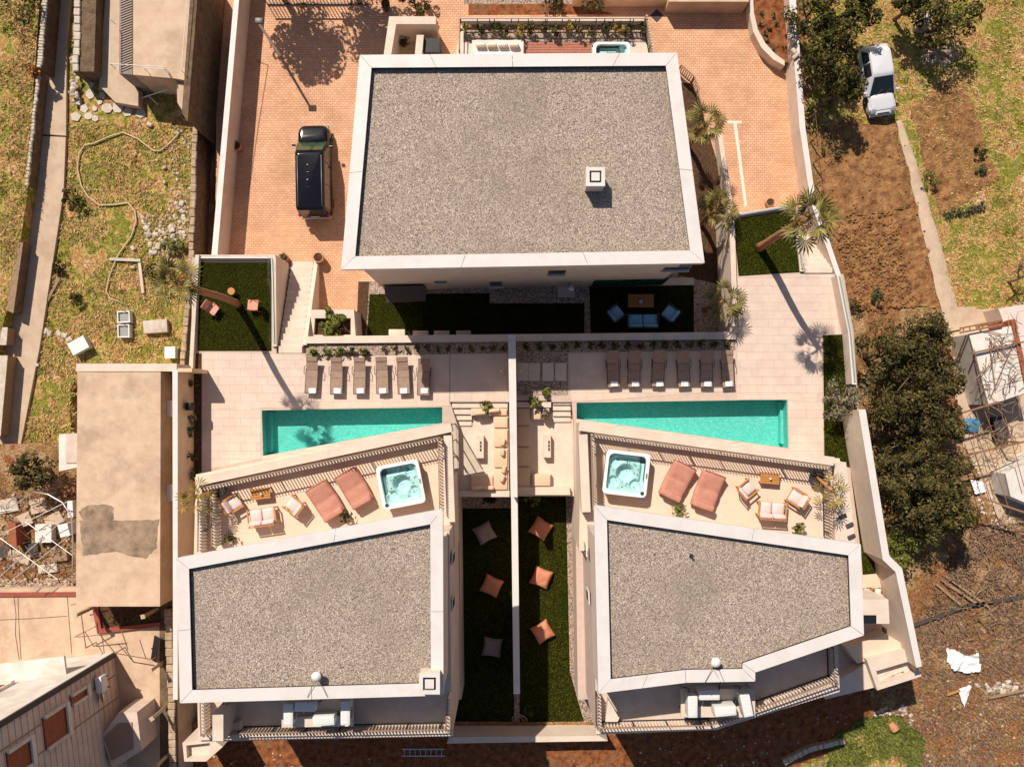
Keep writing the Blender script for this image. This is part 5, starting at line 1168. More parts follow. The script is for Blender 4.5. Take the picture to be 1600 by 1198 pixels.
# curved planter
t = thing('curved_planter', 'curved white planter with red soil at the top of the parking area', 'planter', (*P(1200, 50, -2).xy, ZD)); o = t.location
out = [(1168, -20), (1171, 20), (1177, 50), (1190, 75), (1208, 93), (1226, 103)]; inn = [(1226, 95), (1212, 85), (1196, 68), (1184, 46), (1178, 20), (1176, -20)]
M(o).prism(PL(out + inn, ZD + .75), ZD, ZD + .75).build('rim', 'stucco', t)
M(o).sheet(PL([(1173, -20), (1175, 20), (1182, 48), (1194, 70), (1210, 88), (1232, 100), (1228, 20), (1224, -20)], ZD+.6), ZD + .6).build('soil', 'soil_red', t)
for k, (px, py, mt_) in enumerate(((1191, 20, 'leaf_green'), (1209, 24, 'leaf_green'), (1188, 37, 'leaf_grey'), (1214, 36, 'leaf_grey'), (1202, 45, 'leaf_dark'), (1196, 50, 'leaf_grey'), (1200, 62, 'leaf_grey'), (1209, 77, 'leaf_grey'))): shrub(NTH[k] + ' tufted plant from the top edge in the curved planter', px, py, ZD + .6, .18, mt_, 60, .10, .22, group='plants in the curved planter')
for k in range(9):
    c = at(1232 + 1.3*k + R.uniform(-2, 2), 24 + 8*k, -1.1, -1.2); solo(M().rbox((c[0], c[1], -1.2 + .09), (R.uniform(.25, .5), R.uniform(.15, .35), .18), .05, 1, rz=R.uniform(0, 3)), 'loose_stone', 'stone_white', NTH[k] + ' loose white stone from the top edge on the boundary wall by the curved planter', 'stone', 'loose stones on the boundary wall')
# ------------------------------------------------------------------ neighbours to the west
def blk(name, label, cat, poly, z0, z1, matn, cap=None, capm='coping', group=None):
    pw = PL(poly, z1); t = thing(name, label, cat, (sum(p.x for p in pw)/len(pw), sum(p.y for p in pw)/len(pw), z0), 0, group)
    M(t.location).prism(pw, z0, z1 - (cap or 0)).build('body', matn, t)
    if cap: M(t.location).prism(inset(ccw(pw), -.03), z1 - cap + .002, z1).build('top_slab', capm, t)
    return t
def ragged(name, label, cat, pts, wd, z0, z1, matn, capm, n, seed=0):
    """rubble wall along pts (pixels on its top) with separate cap stones"""
    A = [P(*p, z1) for p in pts]; t = thing(name, label, cat, (A[0].x, A[0].y, z0)); o = t.location
    tot = sum((b-a).length for a, b in zip(A[:-1], A[1:])); 
    for a, b in zip(A[:-1], A[1:]):
        d = (b-a).normalized(); q = Vector((-d.y, d.x, 0))*wd/2
        M(o).prism([(a+q).xy, (b+q).xy, (b-q).xy, (a-q).xy], z0, z1 - .1 + 0).build('wall_body', matn, t)
        k = max(1, round(n*(b-a).length/tot)); u = 0
        for i in range(k):
            L = (b-a).length/k; c = a + d*(L*(i+.5)); sx = L*R.uniform(.85, 1.02)
            M(o).rbox((c.x + R.uniform(-.02, .02), c.y, z1 - .06 + R.uniform(-.03, .03)), (sx, wd*R.uniform(.8, 1.08), .16), .03, 1, rz=math.atan2(d.y, d.x) + R.uniform(-.06, .06)).build('cap_stone', capm, t)
    return t
ragged('stone_wall', 'rubble wall with bright white top along the west field', 'wall', [(74, -50), (61, 106)], .30, -3.0, -.15, 'stone_dark', 'stone_white', 34)
ragged('stone_wall', 'low crumbling edge wall continuing beside the west path', 'wall', [(59, 118), (49, 215), (41, 290)], .2, -3.0, -.55, 'stone_dark', 'stone_white', 30)
t = ragged('stone_wall', 'thick brown stone wall with pale slab coping beside the path', 'wall', [(122, -50), (118, 112)], .36, -3.0, -.1, 'stone_dark', 'stone_white', 13)
M(t.location).prism(PL([(128, -60), (152, -60), (147, 112), (124, 112)], -.2), -3, -.2).build('wall_core', 'stone_dark', t)
ragged('stone_wall', 'rubble retaining wall along the east edge of the left garden', 'wall', [(305, 185), (301, 300), (297, 430), (284, 575)], .30, -3.45, -1.3, 'stone_dark', 'stone', 30)
blk('concrete_ledge', 'pale concrete ledge beside the neighbouring flat roof', 'ledge', [(168, -60), (192, -60), (189, 110), (216, 140), (216, 166), (180, 160), (155, 134)], -3.0, -1.0, 'concrete_path')
t = blk('stone_building', 'old flat-roofed stone building at the top left corner', 'building', [(208, -60), (300, -60), (291, 126), (275, 123), (208, 117)], -3.0, .9, 'old_concrete')
o = t.location
M(o).prism(PL([(301, -60), (313, -60), (293, 190), (284, 176)], 1.1), -3.4, 1.1).build('east_wall', 'stone_dark', t); M(o).prism(PL([(276, 123.6), (291, 126.6), (284, 172), (277, 160)], .6), -3.0, .6).build('side_roof', 'old_concrete', t)
sm = M(o); M(o).prism(PL([(187, -60), (207, -60), (207, 117), (186, 115)], .8), -3.0, .8).build('roof_strip', 'grey_fabric', t)
for k in range(34): a = P(188, -20 + 4*k, .83); b = P(206, -27 + 4*k, .83); sm.bar(a, b, .04, .03)
tag(sm.build('strip_ribs', 'rail_brown', t), kind='stuff')
rt = thing('wire_railing', 'thin white wire railing on the old flat roof', 'railing', (*P(250, 50, .9).xy, .9)); o = rt.location
for a, b in (((172, 100), (256, 105)), ((172, 30), (172, 100)), ((294, -20), (283, 110)), ((225, 107), (256, 108))):
    M(o).tube([P(*a, 1.5), P(*b, 1.5)], .02, 5).build('rail', 'white_plastic', rt)
    for p in (a, b): M(o).tube([P(*p, 1.5), P(*p, 1.5) - Vector((0, 0, .62))], .02, 5).build('post', 'white_plastic', rt)
st = thing('scaffold_bars', 'pair of white tubes leaning in the dark corner of the stone building', 'scaffold', (*P(240, 150, -1.6).xy, -1.6)); o = st.location
M(o).tube([P(222, 153, -1.3), P(262, 140, -.4)], .035, 6).build('tube', 'white_plastic', st); M(o).tube([P(232, 150, -1.2), P(247, 164, -1.5)], .03, 6).build('tube', 'white_plastic', st)
# crazy paving: each stone its own piece
pv = setting(M().sheet(PL([(107, 168), (140, 132), (215, 165), (238, 182), (150, 190), (112, 186)], -1.6), -1.595), 'garden_paving', 'dry_grass')
for k in range(60):
    x, y = rand_in([(108, 172), (142, 130), (212, 140), (214, 165), (240, 184), (150, 188), (110, 184)]); c = P(x, y, -1.55); r = R.uniform(.16, .36); n = R.randint(5, 7); a0 = R.uniform(0, 6)
    if any((c.xy - q).length < r + s*.75 for q, s in getattr(drape, 'pts', [])): continue
    drape.pts = getattr(drape, 'pts', []) + [(c.xy.copy(), r)]
    M().prism([(c.x + r*R.uniform(.8, 1.1)*math.cos(a0+6.283*i/n), c.y + r*R.uniform(.8, 1.1)*math.sin(a0+6.283*i/n)) for i in range(n)], -1.6, -1.55 + R.uniform(0, .03)).build('paving_stone', 'stone_white', pv)
def rock(m, c, r):
    bm = bmesh.new(); bmesh.ops.create_icosphere(bm, subdivisions=1, radius=r); s = Vector((R.uniform(.7, 1.3), R.uniform(.6, 1.1), R.uniform(.4, .8))); a = R.uniform(0, 3)
    vs = [Matrix.Rotation(a, 3, 'Z') @ Vector((v.co.x*s.x*R.uniform(.8, 1.15), v.co.y*s.y*R.uniform(.8, 1.15), v.co.z*s.z)) + Vector(c) for v in bm.verts]; fs = [tuple(v.index for v in f.verts) for f in bm.faces]; bm.free(); m.add(vs, fs)
def rubble(name, poly, n, zf, r0, r1, matn='stone_white'):
    m = M()
    for k in range(n): g = zf(*rand_in(poly)); rr = R.uniform(r0, r1); rock(m, (g.x, g.y, g.z + rr*.2), rr)
    tag(m.build(name, matn), kind='stuff')
zl = lambda a, b: P(a, b, -1.6)
HEAP = [(222, 340), (262, 330), (290, 298), (294, 330), (290, 372), (264, 402), (232, 398)]
rubble('rubble', HEAP, 170, zl, .06, .17); rubble('rubble', [(270, 200), (300, 200), (296, 300), (280, 330), (262, 330)], 50, zl, .04, .12); rubble('rubble', [(112, 90), (122, 70), (122, 160), (108, 165)], 50, lambda a, b: P(a, b, -1.3), .06, .16)
for k, (x, y, s, lb) in enumerate(((268, 358, .42, 'largest pale slab lying on the rubble heap'), (247, 385, .36, 'pale slab at the lower end of the rubble heap'), (284, 318, .34, 'pale slab at the upper end of the rubble heap'), (257, 262, .22, 'square white stone in the grass above the rubble heap'), (257, 285, .2, 'white stone just above the rubble heap'), (208, 388, .28, 'triangular white stone beside the hose'), (208, 418, .2, 'small white stone above the yellow post'), (58, 570, .25, 'white block in the grass near the end of the outbuilding'), (234, 195, .3, 'grey pointed stone near the paving'))):
    c = P(x, y, -1.5); solo(M().rbox((c.x, c.y, -1.5), (s, s*.75, .2), .03, 1, rz=R.uniform(0, 3), rx=.15), 'stone_slab', 'stone_white', lb, 'stone')
for k, (x, y) in enumerate(((59, 517), (71, 517), (77, 521), (92, 520), (100, 524), (108, 530))):
    c = P(x, y, -1.55); solo(M().rbox((c.x, c.y, -1.56), (.34, .26, .1), .03, 1, rz=k*.7), 'stepping_stone', 'stone_white', '%s white stepping stone counting from the west path' % ORD[k], 'stone', 'stepping stones in the left garden')
pts = [(280, 208), (268, 222), (250, 236), (240, 236), (215, 217), (192, 207), (170, 214), (148, 224), (132, 227), (124, 240), (121, 262), (127, 290), (138, 308), (155, 321), (178, 320), (200, 317), (211, 330), (213, 346), (205, 370), (185, 398), (172, 428), (166, 455), (172, 466), (200, 477)]
solo(M().tube([P(a, b, -1.5) for a, b in pts], .045, 6), 'garden_hose', 'hose', 'long buff hose snaking across the left garden', 'hose', smooth=True)
def board(label, a, b, w, z, matn='stone_white', th=.06, name='plank', cat='plank'):
    solo(M().bar(P(*a, z), P(*b, z), w, th), name, matn, label, cat)
board('white post lying crosswise in the left garden', (172, 405), (220, 407), .16, -1.5, th=.14, name='fence_post', cat='post'); board('yellowish post lying lengthwise in the left garden', (218.5, 411), (224, 458), .16, -1.5, 'cream_tile', .14, name='fence_post', cat='post')
board('grey plank beside the path in the left garden', (93, 434), (74, 470), .14, -1.5, 'old_wood'); board('pale broken board beside the path in the left garden', (64, 468), (72, 458), .42, -1.5, 'concrete_path')
def sink(label, c, w, d, rz=0):
    t = thing('garden_sink', label, 'sink', c, rz, 'old sinks in the left garden'); q = [(-w/2, -d/2), (w/2, -d/2), (w/2, d/2), (-w/2, d/2)]
    M().prism(q, 0, .42, [inset(ccw(q), .06)]).build('basin', 'white_plastic', t); M().box((0, 0, .3), (w-.11, d-.11, .02)).build('bottom', 'grey_metal', t)
    M().tube([(w*.2, d/2-.03, .42), (w*.2, d/2-.03, .6), (w*.2, d*.2, .6)], .02, 5).build('tap', 'steel', t)
sink('upper of two old white sinks in the left garden', at(193, 495, -1.2, -1.6), .72, .66, .05); sink('lower of two old white sinks in the left garden', at(193, 517, -1.2, -1.6), .68, .74, .02)
c = at(243, 510, -1.3, -1.6); solo(M().rbox((c[0], c[1], -1.42), (1.4, .75, .36), .06, 2, rz=.08), 'stone_trough', 'stone_white', 'large pale stone slab beside the old sinks', 'slab', smooth='auto')
c = at(124, 540, -1.2, -1.6); t = thing('white_crate', 'tilted white box near the corner of the outbuilding', 'box', c, math.radians(28)); M().rbox((0, 0, .25), (1.0, .72, .5), .02, 1).build('body', 'white_plaster', t); M().rbox((0, 0, .52), (1.04, .76, .04), .01, 1).build('lid', 'white_plastic', t)
c = at(268, 551, -1.2, -1.6); t = thing('meter_box', 'small white cabinet by the garden wall corner', 'box', c); M().rbox((0, 0, .3), (.55, .6, .6), .02, 1).build('body', 'white_plaster', t); M().box((0, 0, .62), (.6, .65, .03)).build('lid', 'white_plastic', t)
c = P(28, 430, -.8); t = blk('timber_trough', 'long dark timber trough beside the west path', 'trough', [(27, 378), (35, 380), (20, 488), (11, 484)], -1.5, -.55, 'stone_dark', .05, 'old_wood')
blk('timber_trough', 'short pale-edged box beside the west path', 'trough', [(3, 512), (11, 512), (9, 538), (0, 538)], -1.5, -.6, 'old_wood', .05, 'stone_white'); blk('timber_trough', 'long pale-edged box at the edge beside the outbuilding path', 'trough', [(-6, 556), (11, 556), (0, 680), (-20, 680)], -1.5, -.5, 'old_wood', .05, 'stone_white')
# concrete outbuilding
t = blk('concrete_outbuilding', 'long flat-roofed concrete outbuilding beside the tan boundary wall', 'building', [(121, 581), (251, 581), (250, 947), (118.5, 947)], -3.0, 2.2, 'old_concrete'); o = t.location
M(o).prism(PL([(119, 568), (276, 568), (276, 580), (119, 580)], 2.1), -2, 2.1).build('parapet', 'step_stone', t)
def rag(poly, n=9, j=1.6):
    out = []
    for a, b in zip(poly, poly[1:] + poly[:1]):
        for k in range(n): u = k/n; out.append((a[0]+(b[0]-a[0])*u + R.gauss(0, j), a[1]+(b[1]-a[1])*u + R.gauss(0, j)))
    return out
def patch(poly, z): 
    return M(o).sheet(PL(rag(poly, 7, .9), z), z)
patch([(136, 789), (176, 789), (178, 812), (136, 830), (123, 800)], 2.206).build('damp_patch', 'old_stain', t)
patch([(124, 812), (190, 813), (248, 811), (244, 855), (228, 872), (180, 862), (130, 868)], 2.210).build('damp_patch', 'old_stain', t)
M(o).prism(PL([(92, 678), (121, 678), (121, 730), (92, 736)], 1.0), -2, 1.0).build('lean_to', 'white_plaster', t); M(o).prism(PL([(103, 678), (121, 678), (121, 723), (103, 723)], 1.03), 1.003, 1.06).build('lean_to_roof', 'cream_tile', t)
M(o).box((*P(256, 885, .9).xy, .9), (.10, .8, .9)).build('window', 'dark_metal', t)
for k in range(5): M(o).box((*P(252, 640 + 60*k, 1.9).xy, .7), (.06, .12, 2.4)).build('pilaster', 'stucco_tan', t)
for px, py, lb in ((262, 638, 'upper white air conditioner in the gap beside the outbuilding'), (262, 770, 'lower white air conditioner in the gap beside the outbuilding')):
    c = at(px, py, 1.5, .7); t = thing('air_conditioner', lb, 'air conditioner', c, math.pi/2, 'air conditioners on the outbuilding'); M().rbox((0, 0, .4), (.9, .34, .66), .03).build('casing', 'white_plastic', t, 'auto'); M().lathe([(.25, 0), (.25, .03), (.04, .035)], (0, -.17, .4), 16, Matrix.Rotation(math.pi/2, 4, 'X')).build('fan_grille', 'grey_metal', t); M().box((0, .1, .05), (.8, .05, .05)).build('bracket', 'dark_metal', t)
setting(M().sheet(PL([(248, 585), (272, 585), (274, 1200), (250, 1200)], -.5), -.49), 'gap_ground', 'stone_dark')
c = at(290, 635, 1.0, .9); t = thing('wall_lantern', 'black lantern on the inner face of the tan boundary wall', 'lantern', (P(297, 635, 1.2).x, c[1], .9)); M().rbox((0, 0, .3), (.34, .42, .6), .04).build('case', 'black', t, 'auto'); M().rbox((-.1, 0, .3), (.2, .1, .1), .02).build('bracket', 'black', t)
# yard with wire frame
ft = thing('pergola_frame', 'bent metal pergola frame with thin crossed wires in the west yard', 'frame', (*P(60, 840, -1).xy, -1.0)); o = ft.location
M(o).tube([P(52, 768, 1.2), P(75, 772, 1.3), (P(98, 785, 1.4)), P(112, 808, 1.4), P(114, 850, 1.4), P(113, 900, 1.2)], .04, 6).build('hoop', 'steel', ft, True)
for a, b in (((-5, 838), (108, 782)), ((0, 900), (112, 800)), ((0, 840), (90, 905)), ((40, 815), (114, 868)), ((20, 905), (114, 832)), ((-5, 800), (20, 795)), ((52, 768), (5, 800))): M(o).tube([P(*a, 1.3), P(*b, 1.3)], .022, 5).build('wire', 'steel', ft)
for p in ((113, 900), (52, 768), (114, 850)): M(o).tube([P(*p, 1.25), P(*p, 1.25) - Vector((0, 0, 2.25))], .04, 6).build('post', 'steel', ft)
for px, py, w_, d_, h_, rz, mt_, lb in ((68, 833, .9, 1.0, .5, 0, 'white_plaster', 'white square washtub in the west yard'), (100, 828, .55, .7, .9, .25, 'white_plastic', 'white appliance leaning by the outbuilding in the west yard'), (38, 812, .8, .7, .3, .4, 'concrete_path', 'broken concrete slab under the yard frame'), (20, 835, .4, 1.3, .8, .05, 'terracotta', 'terracotta trough under the yard frame'), (92, 868, .9, .6, .3, .1, 'old_wood', 'wooden pallet under the yard frame'), (110, 795, .3, .9, .7, .05, 'white_plastic', 'white panel against the outbuilding wall'), (60, 790, .9, .8, .2, .2, 'concrete_path', 'light concrete slab beside the shrub tree')):
    c = at(px, py, -1.0+h_, -1.0); t = thing('yard_item', lb, 'tub' if 'tub' in lb else 'junk', c, rz); M().rbox((0, 0, h_/2), (w_, d_, h_), .03, 1).build('body', mt_, t); M().rbox((0, 0, h_+.015), (w_*1.03, d_*1.03, .04), .01, 1).build('lid', mt_, t)
for o_ in list(bpy.data.objects):
    if o_.name.startswith('yard_item'): o_.name = 'junk_box'
rubble('rubble', [(-5, 905), (118, 903), (118, 922), (-5, 924)], 420, lambda a, b: P(a, b, -.95), .05, .12, 'stone'); blk('kerb', 'thin red painted kerb at the edge of the courtyard', 'kerb', [(-20, 926), (118, 925), (118, 931), (-20, 932)], -1.0, -.38, 'red_paint')
# courtyard
t = thing('red_planter', 'sunken planting bed with red rim below the outbuilding', 'planter', (*P(205, 965, -.5).xy, -.5)); o = t.location
M(o).prism(PL([(143, 945), (152, 945), (158, 982), (250, 972), (250, 978), (152, 990)], -.3), -.5, -.3).build('rim', 'red_paint', t); M(o).sheet(PL([(150, 944), (250, 944), (250, 973), (157, 983)], -.45), -.45).build('soil', 'soil_dark', t)
for k, (px, py) in enumerate(((175, 966), (192, 970), (214, 966), (236, 962))): shrub(['first', 'second', 'third', 'fourth'][k] + ' small plant in the red-rimmed bed', px, py, -.45, .28, 'leaf_green', 50, .13, .3, group='plants in the red-rimmed bed')
for k, (a, b) in enumerate((((150, 946), 2.1), ((247, 950), 1.8), ((254, 1034), 1.5), ((259, 1104), 1.7), ((263, 1178), 1.5))):
    c = P(*a, -.5); t = thing('concrete_post', ['concrete post at the corner of the red-rimmed bed', 'concrete post beside the tan wall at the outbuilding corner', 'concrete post just above the shaded solar panel gap', 'concrete post halfway along the courtyard edge', 'concrete post at the bottom of the courtyard edge'][k], 'post', (c.x, c.y, -.5), .2*k, 'concrete posts in the courtyard')
    M().bar((0, 0, 0), (0, 0, b), .17).build('shaft', 'concrete_path', t); M().rbox((0, 0, b+.03), (.24, .24, .06), .01, 1).build('head', 'concrete_path', t)
c = at(240, 1015, .2, -.5); t = thing('solar_panel', 'black tilted panel beside the courtyard edge', 'panel', c, -.15); M().box((0, 0, .5), (.5, 1.35, .04), ry=-.6).build('glass', 'black', t); M().bar((-.2, 0, 0), (-.2, 0, .6), .05).build('leg', 'grey_metal', t); M().box((0, 0, .45), (.54, 1.4, .03), ry=-.6).build('frame', 'grey_metal', t)
tt = thing('clothes_frame', 'thin rusty clothes-line frame in the courtyard', 'frame', (*P(180, 1000, -.5).xy, -.5)); o = tt.location
for a, b in (((116, 995), (150, 978)), ((127, 960), (134, 1012)), ((120, 995), (170, 990)), ((155, 990), (180, 1020)), ((180, 1020), (238, 1030)), ((190, 985), (200, 1015)), ((110, 945), (142, 938))): M(o).bar(P(*a, .6), P(*b, .6), .04).build('bar', 'rust_metal', tt)
for p in ((134, 1012), (116, 995), (180, 1020), (238, 1030)): M(o).bar(P(*p, .6), P(*p, .6) - Vector((0, 0, 1.1)), .04).build('post', 'rust_metal', tt)
m = M()
for pts in ([(22, 933), (25, 960), (24, 990), (30, 1030)], [(28, 933), (30, 985), (33, 1030)], [(105, 930), (108, 970), (112, 1020)], [(0, 968), (50, 966), (105, 962)]): m.tube([P(a, b, -.495) for a, b in pts], .018, 4)
setting(m, 'paving_joint', 'stone_dark')
ragged('stone_wall', 'crumbling brown retaining wall between courtyard and left villa', 'wall', [(262, 950), (266, 1050), (270, 1215)], .4, -3, -.2, 'stone_dark', 'stone', 22)
# south-west house: a tall block whose pale north side and shaded east side both show
H5 = 10.5; g0 = -.5
t = thing('tall_house', 'tall house with white and cream coursed walls at the bottom left corner', 'house', (*P(100, 1100, g0).xy, g0)); o = t.location
ne = P(178, 1020, g0).xy; se = P(214, 1330, g0).xy; nw = P(-160, 1062, g0).xy; sw = nw + (se - ne)
M(o).prism([nw, ne, se, sw], g0, H5).build('wall', 'cream_tile', t)
d = (se-ne).normalized(); nE = Vector((-d.y, d.x)); nE = nE if nE.x > 0 else -nE; ang = math.atan2(d.y, d.x); Lh = (se-ne).length
e = (nw-ne).normalized(); nN = Vector((e.y, -e.x)); nN = nN if nN.y > 0 else -nN; angn = math.atan2(e.y, e.x); Ln = (nw-ne).length
M(o).box((*(ne + e*Ln/2 + nN*.03), (g0+H5)/2), (Ln - .02, .05, H5-g0-.02), angn).build('north_render', 'white_plaster', t)
for k in range(22): M(o).box((*(ne + d*Lh/2 + nE*.012), g0 + .3 + .46*k), (Lh-.1, .04, .05), ang).build('string_course', 'cream_tile', t)
for u in (.30, .62): M(o).box((*(ne + d*Lh*u*.35 + nE*.015), (g0+H5)/2), (.06, .05, H5-g0-.3), ang).build('joint_strip', 'rail_brown', t)
M(o).box((*(ne + nE*.02 + d*.1 + nN*.02), (g0+H5)/2), (.28, .12, H5-g0), ang).build('corner_gutter', 'slate', t)
def loggia(c, ln, z0, z1, a_, n_):
    f = M(o).box((*(c + n_*.05), (z0+z1)/2), (ln, .10, z1-z0), a_).build('loggia', 'terracotta', t)
    M(o).box((*(c + n_*.13), z0 + .02), (ln, .2, .08), a_).build('loggia_floor', 'terracotta', f); M(o).box((*(c + n_*.20), z0 + .12), (ln + .1, .10, .3), a_).build('loggia_parapet', 'white_plaster', f)
    for q in (-1, 1):
        dd = Vector((math.cos(a_), math.sin(a_))); M(o).box((*(c + n_*.11 + dd*q*ln/2), (z0+z1)/2), (.14, .2, z1-z0), a_).build('loggia_pier', 'white_plaster', f)
loggia(ne + d*1.7, 1.5, 4.6, 6.6, ang, nE); loggia(ne + d*1.0, .5, 2.6, 4.2, ang, nE); loggia(ne + d*2.0, 1.2, 7.6, 9.4, ang, nE); loggia(ne + e*4.6, 3.0, 3.6, 5.6, angn, nN)
for z, u in ((1.6, 3.2), (1.6, 6.0)): M(o).box((*(ne + e*u + nN*.06), z), (1.1, .06, 1.3), angn).build('window', 'window_glass', t)
M(o).box((*(ne + e*Ln/2 + nN*.5), 2.9), (Ln - 1.5, 1.0, .14), angn).build('balcony_slab', 'white_plaster', t)
c = ne + d*1.0 + nE*.32; ot = thing('air_conditioner', 'white air conditioner with dish on the shaded wall of the bottom left house', 'air conditioner', (c.x, c.y, 1.4), ang); M().rbox((0, 0, .3), (.85, .34, .6), .03).build('casing', 'white_plastic', ot, 'auto'); M().lathe([(.02, 0), (.22, .05), (.3, .12)], (.75, 0, .2), 16, Matrix.Rotation(.8, 4, 'X')).build('dish', 'steel', ot); M().bar((-.3, -.3, .03), (-.3, .3, .03), .05).build('bracket', 'dark_metal', ot); M().bar((.3, -.3, .03), (.3, .3, .03), .05).build('bracket', 'dark_metal', ot)
t = blk('annexe', 'small cream annexe with brown flat top against the bottom left house', 'building', [(186, 1112), (214, 1112), (221, 1172), (176, 1200), (158, 1150)], -.5, 1.6, 'cream_tile'); M(t.location).prism(PL([(184, 1130), (206, 1128), (208, 1168), (174, 1188), (162, 1152)], 1.66), 1.605, 1.65).build('roof_patch', 'rail_brown', t)
# ------------------------------------------------------------------ corner planters and side entrance
def open_box(label, outer, inner, z0, z1, floor=.35):
    t = thing('corner_planter', label, 'planter', (*P(*outer[0], z1).xy, z0)); o = t.location
    M(o).prism(PL(outer, z1), z0, z1, [PL(inner, z1)]).build('rim', 'stucco', t); M(o).prism(PL(inner, z1), z1-floor-.1, z1-floor).build('floor', 'step_stone', t); return t
open_box('white open concrete box at the south-west corner of the left villa', [(285, 1160), (330, 1153), (348, 1166), (322, 1189), (288, 1189)], [(291, 1164), (328, 1160), (326, 1182), (292, 1184)], -3, .8)
t = open_box('white open concrete planter at the south-east corner of the right villa', [(1354, 1030), (1424, 1012), (1440, 1056), (1371, 1078)], [(1369, 1048), (1426, 1031), (1432, 1050), (1376, 1068)], -3, 1.4, .5)
o = t.location; M(o).tube([P(1378, 1060, 1.0), P(1412, 1046, 1.1)], .06, 6).build('pipe', 'stucco', t)
for a, b, lb in (((1372, 1063), (1392, 1052), 'pale block lying left in the corner planter'), ((1398, 1056), (1408, 1050), 'pale block lying right in the corner planter')): solo(M().bar(P(*a, .98), P(*b, .98), .25, .12), 'concrete_block', 'step_stone', lb, 'block')
t = blk('side_annexe', 'small pale annexe with dark window beside the right villa', 'building', [(1346, 936), (1388, 936), (1390, 974), (1349, 974)], -3, 2.8, 'stucco'); M(t.location).box((*P(1358, 967, 2.84).xy, 2.83), (.75, .42, .05)).build('skylight', 'black', t)
blk('tan_ramp', 'tan paved ramp beside the right villa corner', 'ramp', [(1322, 1012), (1384, 990), (1412, 1006), (1400, 1018), (1340, 1036)], -3, 1.0, 'terrace_floor'); blk('grey_apron', 'shaded pale concrete apron below the right balcony', 'apron', [(1285, 1076), (1355, 1036), (1372, 1072), (1290, 1092)], -3, .9, 'stucco')
for px, lb in ((1353, 'left of two brown chairs on the side patio'), (1371, 'right of two brown chairs on the side patio')): seat('patio_chair', lb, at(px, 925, .4, .036), 0, 1, 'old_wood', 'beige_fabric', .42, 'chair', 'chairs on the side patio', .46)
setting(M().prism(PL([(1348, 898), (1390, 896), (1396, 935), (1348, 935)]), .001, .034), 'side_patio', 'terrace_floor')
# ------------------------------------------------------------------ neighbours to the east
g = G(1550, 570).z
t = blk('white_shed', 'white flat-roofed shed under the wire pergola on the east side', 'shed', [(1515, 522), (1579, 510), (1604, 612), (1546, 632)], g - .3, g + 2.2, 'white_plaster', .08, 'white_plaster')
blk('red_gutter', 'long orange-red strip along the far edge of the white shed', 'strip', [(1580, 500), (1586, 498), (1612, 612), (1604, 614)], g - .3, g + 2.3, 'terracotta'); blk('brown_roof', 'brown roof slab behind the white shed', 'roof', [(1560, 482), (1700, 460), (1700, 580), (1590, 560)], g - .3, g + 1.6, 'roof_sheet'); blk('white_shed', 'white-walled shed at the east edge below the pergola', 'shed', [(1572, 740), (1640, 700), (1640, 800), (1580, 775)], g - .3, g + 1.8, 'white_plaster', .08, 'white_plaster')
blk('gap_block', 'black block standing in for a dark gap beside the lower pergola', 'tank', [(1552, 652), (1571, 650), (1578, 684), (1560, 690)], g - .3, g + .7, 'black', .05, 'slate')  # added black block: the darkness of an open gap put into its colour
pt = thing('wire_pergola', 'rusty wire pergola frame over the eastern yard path', 'pergola', (*P(1530, 640, g).xy, g)); o = pt.location; zz = g + 2.4
for a, b in (((1500, 513), (1566, 500)), ((1500, 520), (1566, 507)), ((1518, 552), (1600, 534)), ((1503, 645), (1560, 628)), ((1505, 712), (1600, 690)), ((1535, 778), (1600, 800))): M(o).bar(P(*a, zz), P(*b, zz), .10, .08).build('beam', 'rust_metal', pt)
for k in range(7): M(o).bar(P(1505 + 10*k, 512 - 2*k, zz), P(1506 + 10*k, 520 - 2*k, zz), .05).build('rung', 'rust_metal', pt)
for a, b in (((1522, 545), (1545, 640)), ((1546, 535), (1556, 610)), ((1505, 650), (1545, 780)), ((1515, 648), (1556, 785)), ((1525, 643), (1575, 790)), ((1538, 640), (1560, 700)), ((1570, 650), (1600, 760)), ((1548, 620), (1590, 520))): M(o).tube([P(*a, zz), P(*b, zz)], .022, 5).build('wire', 'rust_metal', pt)
for p in ((1500, 516), (1566, 503), (1503, 645), (1560, 628), (1505, 712), (1595, 691)): M(o).bar(P(*p, zz), P(*p, zz) - Vector((0, 0, zz - g + .2)), .09).build('post', 'rust_metal', pt)
m = M()
for k in range(110):
    p = P(*rand_in([(1535, 520), (1600, 505), (1600, 720), (1550, 715), (1510, 700), (1530, 620)]), zz + R.uniform(-.2, .3)); pts = [p]
    d = Vector((R.gauss(0, 1), R.gauss(0, 1), 0)).normalized()
    for q in range(4): d = (d + Vector((R.gauss(0, .5), R.gauss(0, .5), R.gauss(0, .2)))).normalized(); pts.append(pts[-1] + d*.32)
    m.tube(pts, [.025, .02, .018, .012, .008], 4, False)
tag(m.build('bare_vines', 'twig'), kind='stuff')
m = M(); c = P(1521, 664, g + .5)
for j in range(9):
    for i in range(9): m.v.append(Vector((c.x - .42 + .105*i, c.y - .4 + .1*j, g + .45 + .16*NZ.noise(Vector((i*.7, j*.7, 3))) - .05*((i-4)**2 + (j-4)**2)/8)))
for j in range(8):
    for i in range(8): k = j*9+i; m.f.append((k, k+1, k+10, k+9))
solo(m, 'tarpaulin', 'tarp_blue', 'crumpled blue tarpaulin on the eastern yard path', 'tarpaulin', smooth=True)
